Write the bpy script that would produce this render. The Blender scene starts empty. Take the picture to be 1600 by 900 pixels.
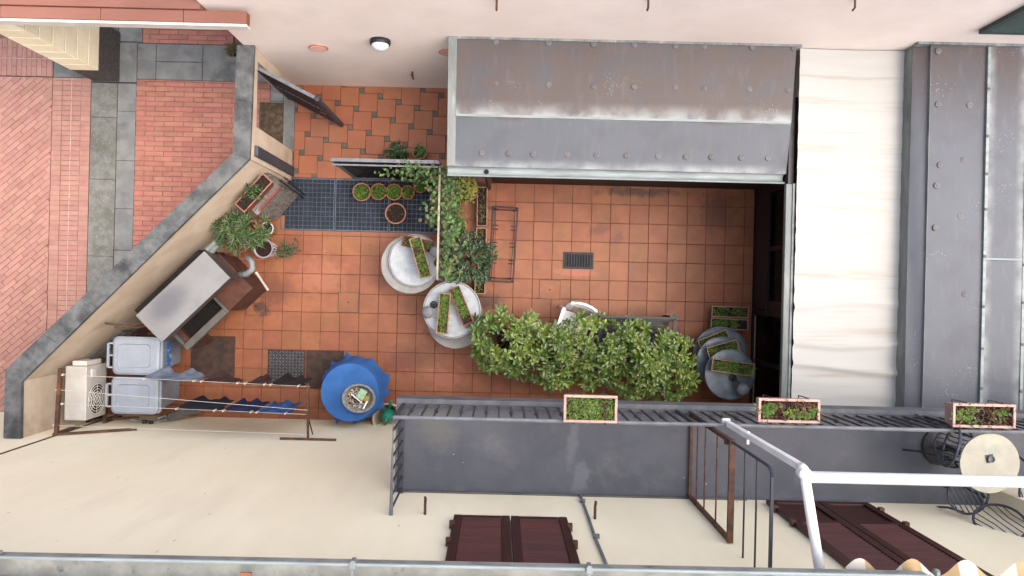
import bpy, math, random
from mathutils import Vector, Matrix
random.seed(7)
R = random.Random(11)
SC = bpy.context.scene
COL = SC.collection

# ------------------------------------------------------------------ camera, sky, sun
CAMZ = 11.0
FPX = 1100.0
TH = math.atan(.024)
CT, ST = math.cos(TH), math.sin(TH)
cam = bpy.data.cameras.new('camera')
cam.sensor_width = 36
cam.lens = FPX / 1600 * 36
cam.shift_x = 20 / 1600
cam.clip_end = 500
cam_o = bpy.data.objects.new('camera', cam)
COL.objects.link(cam_o)
cam_o.location = (0, 0, CAMZ)
cam_o.rotation_euler = (0, 0, TH)
SC.camera = cam_o
SUN_EL, SUN_AZ = math.radians(64), math.radians(96)      # azimuth clockwise from +y
W = bpy.data.worlds.new('World')
SC.world = W
W.use_nodes = True
nt = W.node_tree
sky = nt.nodes.new('ShaderNodeTexSky')
sky.sky_type = 'NISHITA'
sky.sun_disc = False
sky.sun_elevation = SUN_EL
sky.sun_rotation = SUN_AZ
sky.air_density = 1.0
sky.dust_density = 6.0
sky.ozone_density = .6
bg = nt.nodes['Background']
bg.inputs['Strength'].default_value = .15
nt.links.new(sky.outputs[0], bg.inputs['Color'])
sun = bpy.data.lights.new('sun', 'SUN')
sun.energy = 1.5
sun.angle = math.radians(90)
sun.color = (1, .97, .92)
sun_o = bpy.data.objects.new('sun', sun)
COL.objects.link(sun_o)
sd = Vector((math.sin(SUN_AZ) * math.cos(SUN_EL), math.cos(SUN_AZ) * math.cos(SUN_EL), math.sin(SUN_EL)))
sun_o.rotation_euler = sd.to_track_quat('Z', 'Y').to_euler()
SC.view_settings.view_transform = 'Standard'
SC.view_settings.look = 'None'
SC.view_settings.exposure = 1.55
SC.view_settings.gamma = 1

# ------------------------------------------------------------------ helpers
def A(u, v, z=0.0):
    """ground plan position of the photograph's point (u, v) for a thing at height z"""
    k = FPX / (CAMZ - z)
    du, dv = (u - 780) / k, (v - 450) / k
    return Vector((du * CT + dv * ST, du * ST - dv * CT, z))

def lin(r, g, b, f=1.0):
    def s(c):
        c /= 255
        return c / 12.92 if c <= .04045 else ((c + .055) / 1.055) ** 2.4
    return (s(r) * f, s(g) * f, s(b) * f, 1)

MATS = {}
def mat(name, c, c2=None, rough=.7, metal=0, scale=4, detail=6, rand=0, island=0, bump=0, bscale=60, spec=.4,
        lo=.35, hi=.65, speck=None, sscale=60, samt=.15, hue=0, trans=0, alpha=1, stretch=None, c3=None, s3=1.2, lo3=.5, hi3=.75, spots=()):
    """procedural material: two noise-mixed colours, a larger stain colour, specks, per object / per leaf variation"""
    m = bpy.data.materials.new(name)
    m.use_nodes = True
    n, l = m.node_tree.nodes, m.node_tree.links
    b = n['Principled BSDF']
    b.inputs['Roughness'].default_value = rough
    b.inputs['Metallic'].default_value = metal
    b.inputs['Specular IOR Level'].default_value = spec
    geo = n.new('ShaderNodeNewGeometry')
    pos = geo.outputs['Position']
    if stretch:
        vm = n.new('ShaderNodeVectorMath'); vm.operation = 'MULTIPLY'
        vm.inputs[1].default_value = stretch
        l.new(pos, vm.inputs[0]); pos = vm.outputs[0]
    def noise(sc, det=detail):
        t = n.new('ShaderNodeTexNoise')
        t.inputs['Scale'].default_value = sc
        t.inputs['Detail'].default_value = det
        t.inputs['Roughness'].default_value = .6
        l.new(pos, t.inputs['Vector'])
        return t.outputs['Fac']
    def rng(src, a, bb):
        r = n.new('ShaderNodeMapRange'); r.interpolation_type = 'SMOOTHSTEP'
        r.inputs['From Min'].default_value = a; r.inputs['From Max'].default_value = bb
        l.new(src, r.inputs['Value']); return r.outputs['Result']
    def mix(f, a, bb):
        x = n.new('ShaderNodeMix'); x.data_type = 'RGBA'
        l.new(f, x.inputs['Factor'])
        for s_, k_ in ((a, 6), (bb, 7)):
            if isinstance(s_, tuple): x.inputs[k_].default_value = s_
            else: l.new(s_, x.inputs[k_])
        return x.outputs[2]
    col = c
    if c2: col = mix(rng(noise(scale), lo, hi), c, c2)
    if c3: col = mix(rng(noise(s3, 4), lo3, hi3), col, c3)
    if speck:
        v = n.new('ShaderNodeTexVoronoi'); v.inputs['Scale'].default_value = sscale
        l.new(pos, v.inputs['Vector'])
        col = mix(rng(v.outputs['Distance'], samt, samt * .6), col, speck)
    for sx, sy, srx, sry, rot, scol, amt in spots:      # stains with a place and outline of their own
        mp = n.new('ShaderNodeMapping'); mp.vector_type = 'TEXTURE'
        mp.inputs['Location'].default_value = (sx, sy, 0); mp.inputs['Rotation'].default_value = (0, 0, rot); mp.inputs['Scale'].default_value = (srx, sry, 1e4)
        l.new(geo.outputs['Position'], mp.inputs['Vector'])
        ln = n.new('ShaderNodeVectorMath'); ln.operation = 'LENGTH'; l.new(mp.outputs[0], ln.inputs[0])
        ad = n.new('ShaderNodeMath'); ad.operation = 'ADD'; l.new(ln.outputs['Value'], ad.inputs[0])
        nz = n.new('ShaderNodeMath'); nz.operation = 'MULTIPLY_ADD'; l.new(noise(9, 6), nz.inputs[0]); nz.inputs[1].default_value = amt; nz.inputs[2].default_value = -amt/2
        l.new(nz.outputs[0], ad.inputs[1])
        col = mix(rng(ad.outputs[0], 1.35, .3), col, scol)
    if rand or island or hue:
        h = n.new('ShaderNodeHueSaturation')
        if isinstance(col, tuple): h.inputs['Color'].default_value = col
        else: l.new(col, h.inputs['Color'])
        src = geo.outputs['Random Per Island'] if island else n.new('ShaderNodeObjectInfo').outputs['Random']
        a = island or rand
        r = n.new('ShaderNodeMapRange')
        r.inputs['To Min'].default_value = 1 - a; r.inputs['To Max'].default_value = 1 + a
        l.new(src, r.inputs['Value']); l.new(r.outputs['Result'], h.inputs['Value'])
        if hue:
            w = n.new('ShaderNodeTexWhiteNoise'); w.noise_dimensions = '1D'
            l.new(src, w.inputs['W'])
            r2 = n.new('ShaderNodeMapRange')
            r2.inputs['To Min'].default_value = .5 - hue; r2.inputs['To Max'].default_value = .5 + hue
            l.new(w.outputs['Value'], r2.inputs['Value']); l.new(r2.outputs['Result'], h.inputs['Hue'])
        col = h.outputs['Color']
    if isinstance(col, tuple): b.inputs['Base Color'].default_value = col
    else: l.new(col, b.inputs['Base Color'])
    if bump:
        bp = n.new('ShaderNodeBump')
        bp.inputs['Strength'].default_value = bump
        bp.inputs['Distance'].default_value = .01
        l.new(noise(bscale, 4), bp.inputs['Height'])
        l.new(bp.outputs['Normal'], b.inputs['Normal'])
    if trans: b.inputs['Transmission Weight'].default_value = trans
    MATS[name] = m
    return m

ROOT = {}
def _reg(o, mtx):
    ROOT[o.name] = mtx

class MB:
    """collects shapes in place coordinates and links them as one mesh object"""
    def __init__(s): s.v, s.f = [], []
    def add(s, vs, fs):
        o = len(s.v)
        s.v += [Vector(p) for p in vs]
        s.f += [tuple(i + o for i in f) for f in fs]
        return s
    def box(s, a, b, rz=0):
        x0, y0, z0 = a; x1, y1, z1 = b
        vs = [(x0,y0,z0),(x1,y0,z0),(x1,y1,z0),(x0,y1,z0),(x0,y0,z1),(x1,y0,z1),(x1,y1,z1),(x0,y1,z1)]
        if rz:
            c = Vector(((x0+x1)/2, (y0+y1)/2, 0)); m = Matrix.Rotation(rz, 3, 'Z')
            vs = [m @ (Vector(p) - c) + c for p in vs]
        return s.add(vs, [(3,2,1,0),(4,5,6,7),(0,1,5,4),(1,2,6,5),(2,3,7,6),(3,0,4,7)])
    def bar(s, p, q, w, h=None, up=(0, 0, 1)):
        p, q = Vector(p), Vector(q); h = h or w
        d = (q - p).normalized(); up = Vector(up)
        if abs(d.dot(up)) > .95: up = Vector((0, 1, 0))
        a = d.cross(up).normalized() * w / 2; b = a.cross(d).normalized() * h / 2
        vs = [p-a-b, p+a-b, p+a+b, p-a+b, q-a-b, q+a-b, q+a+b, q-a+b]
        return s.add(vs, [(3,2,1,0),(4,5,6,7),(0,1,5,4),(1,2,6,5),(2,3,7,6),(3,0,4,7)])
    def tube(s, pts, r, n=8, cap=True, r1=None):
        pts = [Vector(p) for p in pts]; o = len(s.v); N = len(pts)
        ref = None
        for i, p in enumerate(pts):
            d = (pts[min(i+1, N-1)] - pts[max(i-1, 0)]).normalized()
            if ref is None: ref = Vector((0,0,1)) if abs(d.z) < .9 else Vector((1,0,0))
            a = d.cross(ref)
            if a.length < 1e-4: a = d.orthogonal()
            a.normalize(); b = a.cross(d).normalized(); ref = b
            rr = r if r1 is None else r + (r1 - r) * i / max(1, N-1)
            for k in range(n):
                t = 2*math.pi*k/n
                s.v.append(p + a*math.cos(t)*rr + b*math.sin(t)*rr)
        for i in range(N-1):
            for k in range(n):
                s.f.append((o+i*n+k, o+i*n+(k+1)%n, o+(i+1)*n+(k+1)%n, o+(i+1)*n+k))
        if cap:
            s.f.append(tuple(o+k for k in reversed(range(n)))); s.f.append(tuple(o+(N-1)*n+k for k in range(n)))
        return s
    def lathe(s, c, prof, n=32, sx=1, sy=1, axis='z', caps=(1, 1)):
        c = Vector(c); o = len(s.v); P = len(prof)
        for r, z in prof:
            for k in range(n):
                t = 2*math.pi*k/n
                if axis == 'z': s.v.append(c + Vector((r*math.cos(t)*sx, r*math.sin(t)*sy, z)))
                else: s.v.append(c + Vector((r*math.cos(t)*sx, -z, r*math.sin(t)*sy)))
        for i in range(P-1):
            for k in range(n):
                s.f.append((o+i*n+k, o+i*n+(k+1)%n, o+(i+1)*n+(k+1)%n, o+(i+1)*n+k))
        if caps[0]: s.f.append(tuple(o+k for k in reversed(range(n))))
        if caps[1]: s.f.append(tuple(o+(P-1)*n+k for k in range(n)))
        return s
    def prism(s, pts, z0, z1):
        n = len(pts)
        ar = sum(pts[i][0]*pts[(i+1)%n][1]-pts[(i+1)%n][0]*pts[i][1] for i in range(n))
        if ar < 0: pts = list(reversed(pts))
        vs = [(p[0],p[1],z0) for p in pts] + [(p[0],p[1],z1) for p in pts]
        fs = [tuple(reversed(range(n))), tuple(range(n, 2*n))] + [(i,(i+1)%n,n+(i+1)%n,n+i) for i in range(n)]
        return s.add(vs, fs)
    def grid(s, fn, nu, nv):
        o = len(s.v)
        for j in range(nv+1):
            for i in range(nu+1): s.v.append(Vector(fn(i/nu, j/nv)))
        for j in range(nv):
            for i in range(nu):
                a = o+j*(nu+1)+i
                s.f.append((a, a+1, a+nu+2, a+nu+1))
        return s
    def leaf(s, p, d, L, w, nrm=None, droop=.15):
        p = Vector(p); d = Vector(d).normalized(); up = Vector(nrm or (0,0,1))
        a = d.cross(up)
        if a.length < 1e-3: a = d.orthogonal()
        a.normalize(); nn = a.cross(d)
        m = p + d*L*.55; t = p + d*L - Vector((0,0,L*droop))
        o = len(s.v)
        s.v += [p, m + a*w/2 + nn*w*.18, t, m - a*w/2 + nn*w*.18, m]
        s.f += [(o,o+1,o+4),(o+1,o+2,o+4),(o+2,o+3,o+4),(o+3,o,o+4)]
        return s
    def broad_leaf(s, p, d, L, w, nrm, droop=.1):
        p = Vector(p); d = Vector(d).normalized(); a = d.cross(Vector(nrm))
        if a.length < 1e-3: a = d.orthogonal()
        a.normalize(); nn = a.cross(d); o = len(s.v)
        q1 = p+d*L*.35; q2 = p+d*L*.75-Vector((0,0,L*droop*.4)); t = p+d*L-Vector((0,0,L*droop))
        s.v += [p, q1+a*w*.32+nn*w*.1, q2+a*w*.5+nn*w*.12, t, q2-a*w*.5+nn*w*.12, q1-a*w*.32+nn*w*.1, q1, q2]
        s.f += [(o,o+1,o+6),(o+1,o+2,o+7,o+6),(o+2,o+3,o+7),(o+3,o+4,o+7),(o+4,o+5,o+6,o+7),(o+5,o,o+6)]
        return s
    def blade(s, p, d, L, w):
        p = Vector(p); d = Vector(d).normalized(); a = d.cross(Vector((0,0,1)))
        if a.length < 1e-3: a = Vector((1,0,0))
        a.normalize(); o = len(s.v)
        s.v += [p - a*w/2, p + a*w/2, p + d*L*.6 + a*w*.35, p + d*L + Vector((d.x, d.y, -.6))*L*.35, p + d*L*.6 - a*w*.35]
        s.f += [(o,o+1,o+2,o+4),(o+4,o+2,o+3)]
        return s
    def build(s, name, m, parent=None, origin=None, smooth=False, bevel=0, rz=0):
        me = bpy.data.meshes.new(name)
        if parent is not None: mtx = ROOT[parent.name]
        else: mtx = Matrix.Translation(Vector(origin) if origin is not None else Vector((0,0,0))) @ Matrix.Rotation(rz, 4, 'Z')
        inv = mtx.inverted()
        me.from_pydata([inv @ v for v in s.v], [], s.f)
        me.materials.append(MATS[m] if isinstance(m, str) else m)
        if smooth:
            me.polygons.foreach_set('use_smooth', [True]*len(me.polygons))
        o = bpy.data.objects.new(name, me)
        COL.objects.link(o)
        if parent is not None: o.parent = parent
        else: o.matrix_world = mtx
        _reg(o, mtx)
        if bevel:
            bv = o.modifiers.new('edge', 'BEVEL'); bv.width = bevel; bv.segments = 2; bv.limit_method = 'ANGLE'
        if smooth == 'auto':
            me.polygons.foreach_set('use_smooth', [False]*len(me.polygons))
        return o

def thing(name, loc, label, cat, group=None, rz=0):
    o = bpy.data.objects.new(name, None)
    o.empty_display_size = .1
    COL.objects.link(o)
    mtx = Matrix.Translation(Vector(loc)) @ Matrix.Rotation(rz, 4, 'Z')
    o.location = loc; o.rotation_euler = (0, 0, rz)
    _reg(o, mtx)
    return tag(o, label, cat, group)
def tag(o, label, cat, group=None):
    o['label'] = label; o['category'] = cat
    if group: o['group'] = group
    return o
def struct(o):
    o['kind'] = 'structure'; return o
def stuff(o):
    o['kind'] = 'stuff'; return o
def place(name, me, parent, loc, rz=0):
    """one more object on shared mesh data, child of a part or setting piece; loc in place coordinates"""
    o = bpy.data.objects.new(name, me); COL.objects.link(o)
    o.parent = parent
    m = ROOT[parent.name].inverted() @ (Matrix.Translation(Vector(loc)) @ Matrix.Rotation(rz, 4, 'Z'))
    o.matrix_local = m
    _reg(o, Matrix.Translation(Vector(loc)) @ Matrix.Rotation(rz, 4, 'Z'))
    return o
def mesh_of(mb, name, m, smooth=False):
    me = bpy.data.meshes.new(name); me.from_pydata(mb.v, [], mb.f)
    me.materials.append(MATS[m])
    if smooth: me.polygons.foreach_set('use_smooth', [True]*len(me.polygons))
    return me
def clip(poly, x0, y0, x1, y1):
    def cut(ps, ins, isec):
        out = []
        for i, p in enumerate(ps):
            q = ps[i-1]
            if ins(p):
                if not ins(q): out.append(isec(q, p))
                out.append(p)
            elif ins(q): out.append(isec(q, p))
        return out
    def ix(c): return lambda a, b: (c, a[1]+(b[1]-a[1])*(c-a[0])/(b[0]-a[0]))
    def iy(c): return lambda a, b: (a[0]+(b[0]-a[0])*(c-a[1])/(b[1]-a[1]), c)
    for ins, isec in ((lambda p: p[0] >= x0, ix(x0)), (lambda p: p[0] <= x1, ix(x1)),
                      (lambda p: p[1] >= y0, iy(y0)), (lambda p: p[1] <= y1, iy(y1))):
        if poly: poly = cut(poly, ins, isec)
    return poly
def inpoly(x, y, P):
    r = False
    for i in range(len(P)):
        (xa, ya), (xb, yb) = P[i][:2], P[i-1][:2]
        if (ya > y) != (yb > y) and x < (xb-xa)*(y-ya)/(yb-ya)+xa: r = not r
    return r
def tilemesh(name, m, w, d, t=.03, ch=.004):
    """a tile or brick with a small chamfer, centred, its top at z = 0"""
    a, b = w/2, d/2
    vs = [(-a,-b,-t),(a,-b,-t),(a,b,-t),(-a,b,-t),(-a,-b,-ch),(a,-b,-ch),(a,b,-ch),(-a,b,-ch),
          (-a+ch,-b+ch,0),(a-ch,-b+ch,0),(a-ch,b-ch,0),(-a+ch,b-ch,0)]
    fs = [(0,1,5,4),(1,2,6,5),(2,3,7,6),(3,0,4,7),(4,5,9,8),(5,6,10,9),(6,7,11,10),(7,4,8,11),(8,9,10,11)]
    return mesh_of(MB().add(vs, fs), name, m)

# ------------------------------------------------------------------ materials
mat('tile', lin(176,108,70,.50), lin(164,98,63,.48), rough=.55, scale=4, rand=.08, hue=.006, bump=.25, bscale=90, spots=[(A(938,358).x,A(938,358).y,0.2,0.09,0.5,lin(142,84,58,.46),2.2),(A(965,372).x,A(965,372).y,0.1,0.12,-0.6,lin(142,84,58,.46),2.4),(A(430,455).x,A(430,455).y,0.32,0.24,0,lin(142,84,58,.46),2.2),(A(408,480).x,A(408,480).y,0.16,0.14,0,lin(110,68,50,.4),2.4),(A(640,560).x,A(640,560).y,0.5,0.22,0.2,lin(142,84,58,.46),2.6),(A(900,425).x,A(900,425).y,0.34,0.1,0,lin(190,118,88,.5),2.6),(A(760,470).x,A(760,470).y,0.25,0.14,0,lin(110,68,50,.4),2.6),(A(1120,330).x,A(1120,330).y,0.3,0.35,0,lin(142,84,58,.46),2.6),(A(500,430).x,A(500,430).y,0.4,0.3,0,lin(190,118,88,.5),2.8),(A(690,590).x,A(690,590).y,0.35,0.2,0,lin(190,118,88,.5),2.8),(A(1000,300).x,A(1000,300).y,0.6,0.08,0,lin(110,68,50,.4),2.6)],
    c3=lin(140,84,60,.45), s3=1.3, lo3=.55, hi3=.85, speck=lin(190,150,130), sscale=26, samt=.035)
mat('grout', lin(128,78,58,.42), lin(96,64,50,.40), rough=.95, scale=9)
mat('small_tile', lin(98,92,78,.55), lin(78,76,68,.55), rough=.6, scale=12, rand=.15)
mat('terrace_tile', lin(177,106,70,.50), lin(166,96,63,.49), rough=.55, scale=4, rand=.045, hue=.004, bump=.2, c3=lin(146,92,70,.6), s3=1.5)
mat('brick', lin(198,136,118,.52), lin(186,124,108,.52), rough=.85, scale=7, rand=.12, hue=.008, bump=.5, bscale=120, speck=lin(200,165,152,.8), sscale=22, samt=.04)
mat('brick_pale', lin(210,160,146,.47), lin(200,148,133,.47), rough=.85, scale=6, rand=.09, hue=.007, bump=.5, bscale=120, speck=lin(205,185,178,.8), sscale=30, samt=.05)
mat('mortar', lin(172,126,113,.44), lin(148,108,98,.42), rough=.95)
mat('slab', lin(156,157,155,.5), lin(138,140,139,.48), rough=.9, scale=3.5, rand=.07, bump=.6, bscale=70, c3=lin(108,112,108,.42), s3=2)
mat('slab_rough', lin(156,156,151,.48), lin(136,138,132,.46), rough=.95, scale=8, rand=.08, bump=1, bscale=90, speck=lin(200,198,190,.7), sscale=34, samt=.16, c3=lin(136,138,126,.38), s3=1.7)
mat('coping', lin(140,142,143,.44), lin(106,109,111,.42), rough=.9, scale=5, bump=.8, bscale=50, c3=lin(76,79,82,.42), s3=2.6, lo3=.5, hi3=.72, rand=.06)
mat('courtyard_wall', lin(228,210,190,.64), lin(216,196,175,.62), rough=.9, scale=2.5, bump=.2, bscale=120, c3=lin(186,162,140,.56), s3=1.3, lo3=.52, hi3=.8)
mat('pink_wall', lin(236,222,214,.92), lin(231,215,206,.92), rough=.9, scale=1.5, bump=.15, bscale=140, c3=lin(224,210,202,.92), s3=.8)
mat('cream_wall', lin(240,229,200,.98), lin(235,223,193,.97), rough=.9, scale=1.6, stretch=(1,1,.3), bump=.15, bscale=140, c3=lin(231,218,191,.95), s3=1.1, speck=lin(206,192,164,.9), sscale=5, samt=.05)
mat('terracotta_paint', lin(198,134,114,.34), lin(186,122,102,.34), rough=.7, scale=3, stretch=(.3,1,1))
mat('cream_stone', lin(240,233,204,.97), lin(232,222,190,.97), rough=.85, scale=4, rand=.04)
mat('granite', lin(92,88,86,.7), lin(70,66,66,.7), rough=.8, scale=20, bump=.3)
mat('white_paint', lin(245,245,243,.85), lin(232,232,230,.85), rough=.4, scale=5)
mat('white_plastic', lin(236,236,236,.85), lin(226,226,226,.85), rough=.4, scale=6)
mat('off_white', lin(222,218,210,.8), lin(208,202,194,.8), rough=.5, scale=5, c3=lin(178,166,152,.9), s3=3, lo3=.6, hi3=.85)
mat('canvas', lin(246,246,243,.36), lin(242,241,236,.36), rough=.8, scale=2, stretch=(.3,6,1), c3=lin(224,212,192,.34), s3=1.6, lo3=.52, hi3=.8)
mat('iron', lin(52,52,56,.7), lin(42,42,46,.7), rough=.5, scale=12)
mat('black_iron', lin(34,40,50,.6), lin(26,30,38,.6), rough=.5, scale=12)
mat('steel_dark', lin(70,78,92,.6), lin(56,63,76,.6), rough=.5, scale=9, c3=lin(104,100,96,.7), s3=4, lo3=.6, hi3=.8)
mat('grate_steel', lin(96,110,132,.55), lin(74,88,108,.55), rough=.5, metal=0, scale=6)
mat('pit', lin(22,28,40,.4), rough=.9)
mat('rail_grey', lin(116,120,126,.75), lin(98,102,108,.75), rough=.5, scale=8)
mat('baluster_grey', lin(64,66,72,.75), lin(52,54,60,.75), rough=.5, scale=8)
mat('balcony_floor', lin(96,98,107,.66), lin(84,87,97,.64), rough=.7, scale=1.7, detail=9, bump=.25, bscale=50, c3=lin(116,117,119,.68), s3=2.2, lo3=.52, hi3=.85, speck=lin(200,198,196), sscale=5, samt=.03, spots=[(.80,-1.55,.05,.34,math.radians(-8),lin(108,111,120,.63),3),(.88,-1.95,.10,.16,0,lin(114,118,126,.62),3),(-.6,-1.45,.22,.22,0,lin(106,106,104,.65),2.0)])
mat('balcony_lip', lin(112,114,118,.7), lin(92,94,100,.7), rough=.8, scale=5)
mat('rust_brown', lin(96,66,48,.75), lin(70,48,38,.7), rough=.75, scale=14, c3=lin(130,84,54,.7), s3=5)
mat('dark_wood', lin(56,36,30,.6), lin(40,26,22,.6), rough=.6, scale=4, stretch=(1,8,8))
mat('shutter', lin(104,44,32,.5), lin(84,34,26,.48), rough=.5, scale=5, stretch=(.5,3,6), rand=.08)
mat('shutter_frame', lin(86,38,30,.48), lin(70,31,25,.48), rough=.5, scale=5, stretch=(3,1,.6))
mat('green_shutter', lin(62,78,76,.6), lin(50,66,64,.6), rough=.5)
mat('zinc_beam', lin(120,126,126,.8), lin(96,102,102,.75), rough=.6, scale=6, stretch=(3,.4,1), c3=lin(150,154,150,.8), s3=3)
mat('gutter_zinc', lin(170,182,184,.5), lin(146,158,160,.48), rough=.55, scale=4, stretch=(.5,3,3))
mat('gutter_inside', lin(190,192,186,.48), lin(160,164,160,.45), rough=.8, scale=5, c3=lin(96,98,98,.7), s3=9, lo3=.6, hi3=.74)
mat('patch', lin(162,162,164,.29), lin(142,142,146,.28), rough=.7, scale=30, rand=.12)
mat('stainless', lin(206,204,204,.33), lin(198,196,196,.33), rough=.42, metal=.2, scale=2.4, c3=lin(188,187,189,.30), s3=1.5, lo3=.45, hi3=.7, spots=[(A(262,474,1.36).x,A(262,474,1.36).y,.36,.21,math.radians(44),lin(172,172,178,.27),.3)])
mat('stainless_side', lin(104,98,98,.7), lin(84,80,80,.7), rough=.4, metal=.3, scale=3)
mat('soot_and_shade', lin(26,24,24,.6), lin(40,36,34,.6), rough=.9, scale=10)
mat('terracotta', lin(168,96,72,.75), lin(146,80,60,.72), rough=.8, scale=8, bump=.3, c3=lin(190,140,116,.75), s3=6, lo3=.6, hi3=.8)
mat('pot_rim', lin(182,130,108,.55), lin(164,110,90,.52), rough=.8, scale=10)
mat('plum_rim', lin(158,140,160,.75), rough=.5)
mat('concrete', lin(150,146,142,.34), lin(128,126,124,.34), rough=.9, scale=5, bump=.5)
mat('soil', lin(52,34,28,.7), lin(34,24,20,.7), rough=1, scale=30, bump=1, bscale=60)
mat('planter_red', lin(134,66,56,.7), lin(112,54,46,.7), rough=.6, scale=8)
mat('planter_tan', lin(180,138,116,.6), lin(162,118,98,.58), rough=.6, scale=8)
mat('planter_pink', lin(214,178,164,.56), lin(196,158,146,.55), rough=.5, scale=9, rand=.04)
mat('leaf_shrub', lin(126,148,62,.55), lin(90,118,46,.48), rough=.38, scale=2, island=.5, hue=.022, spec=.5)
mat('leaf_dark', lin(62,92,52,.5), lin(46,72,42,.5), rough=.42, scale=3, island=.35, hue=.02, spec=.5)
mat('leaf_oleander', lin(84,112,62,.5), lin(62,92,48,.5), rough=.45, scale=3, island=.3, hue=.02)
mat('leaf_ivy', lin(92,122,60,.58), lin(70,98,48,.55), rough=.5, scale=3, island=.4, hue=.035)
mat('leaf_dry', lin(122,116,74,.55), lin(96,94,60,.5), rough=.6, scale=3, island=.35, hue=.02)
mat('leaf_yellow', lin(170,168,78,.6), lin(122,138,60,.5), rough=.5, scale=3, island=.3, hue=.02)
mat('grass', lin(112,146,52,.62), lin(86,122,42,.58), rough=.55, scale=8, island=.35, hue=.02)
mat('grass_bright', lin(118,156,56,.5), lin(90,130,44,.48), rough=.55, scale=8, island=.3, hue=.015)
mat('grass_olive', lin(134,140,66,.6), lin(104,110,54,.55), rough=.6, scale=8, island=.35, hue=.025)
mat('stem_red', lin(112,64,52,.6), lin(88,48,40,.6), rough=.7, island=.3)
mat('bark', lin(92,72,54,.6), lin(68,52,40,.6), rough=.9, scale=14)
mat('marble', lin(220,228,236,.46), lin(198,208,218,.43), rough=.5, scale=5, c3=lin(172,182,194,.36), s3=3.2, lo3=.5, hi3=.8)
mat('marble_rim', lin(200,198,196,.42), lin(178,177,177,.4), rough=.6, scale=6, speck=lin(150,146,140), sscale=40, samt=.15)
mat('zinc_table', lin(132,142,152,.7), lin(104,114,126,.65), rough=.38, metal=.35, scale=5, c3=lin(78,86,98,.7), s3=3)
mat('ball_grey', lin(128,130,136,.7), lin(112,114,120,.7), rough=.7, scale=12)
mat('bin_grey', lin(176,186,200,.56), lin(166,176,190,.56), rough=.5, scale=4)
mat('bin_body', lin(150,158,172,.75), lin(136,144,158,.75), rough=.55, scale=4)
mat('blue_label', lin(58,110,176,.75), lin(190,200,214,.75), rough=.5, scale=12, lo=.55, hi=.62)
mat('blue_cloth', lin(54,112,182,.68), lin(44,98,166,.66), rough=.75, scale=3, bump=.2)
mat('navy', lin(26,34,62,.6), lin(18,22,42,.6), rough=.95, scale=9)
mat('blue_denim', lin(66,112,180,.7), lin(44,82,146,.66), rough=.95, scale=9)
mat('blue_dark', lin(30,52,108,.6), lin(22,38,84,.6), rough=.95, scale=9)
mat('grey_cloth', lin(140,150,168,.7), lin(112,124,146,.68), rough=.95, scale=7)
mat('maroon', lin(84,42,44,.6), lin(62,32,36,.6), rough=.95, scale=9)
mat('black_cloth', lin(34,24,28,.6), lin(24,18,22,.6), rough=.95, scale=9)
mat('cord', lin(220,216,204,.6), rough=.7)
mat('wood_peg', lin(214,196,170,.8), rough=.7)
mat('rust_plate', lin(84,62,52,.62), lin(64,48,42,.6), rough=.85, scale=8, bump=.5, c3=lin(58,44,38,.6), s3=4)
mat('cast_iron', lin(66,64,66,.6), lin(48,46,48,.6), rough=.7, scale=9, bump=.3)
mat('doormat', lin(112,94,74,.6), lin(78,64,50,.55), rough=1, scale=14, bump=1.2, bscale=110, c3=lin(70,62,48,.6), s3=5)
mat('basket', lin(164,162,156,.7), lin(126,124,120,.68), rough=.9, scale=30, bump=.6)
mat('tan_plastic', lin(190,176,150,.8), rough=.5)
mat('teal', lin(38,150,122,.68), lin(28,130,106,.66), rough=.4)
mat('mint', lin(172,206,166,.75), lin(150,190,148,.7), rough=.6, scale=30)
mat('mustard', lin(176,142,54,.7), rough=.7)
mat('cream_table', lin(220,216,196,.5), lin(206,202,184,.48), rough=.55, scale=3.5, c3=lin(196,198,182,.46), s3=4)
mat('stripe_orange', lin(214,184,138,.5), lin(202,172,124,.5), rough=.8, scale=6)
mat('stripe_white', lin(240,234,222,.5), lin(230,222,208,.5), rough=.8, scale=6)
mat('lamp_glass', lin(230,232,232,.8), rough=.25)
mat('roof_tile', lin(190,128,96,.42), lin(160,100,74,.40), rough=.85, scale=8, rand=.1)
mat('grey_plank', lin(122,116,112,.8), lin(88,83,80,.75), rough=.9, scale=5, stretch=(4,4,1), c3=lin(112,106,100,.6), s3=6, lo3=.6, hi3=.8)
mat('reflection_sheet', lin(150,128,104,.7), lin(130,108,86,.7), rough=.9, scale=3, stretch=(1,6,.4))
mat('inner_floor', lin(60,42,36,.6), rough=.8)
mat('vent_clay', lin(204,142,122,.72), lin(190,120,98,.72), rough=.8, scale=20)

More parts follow.
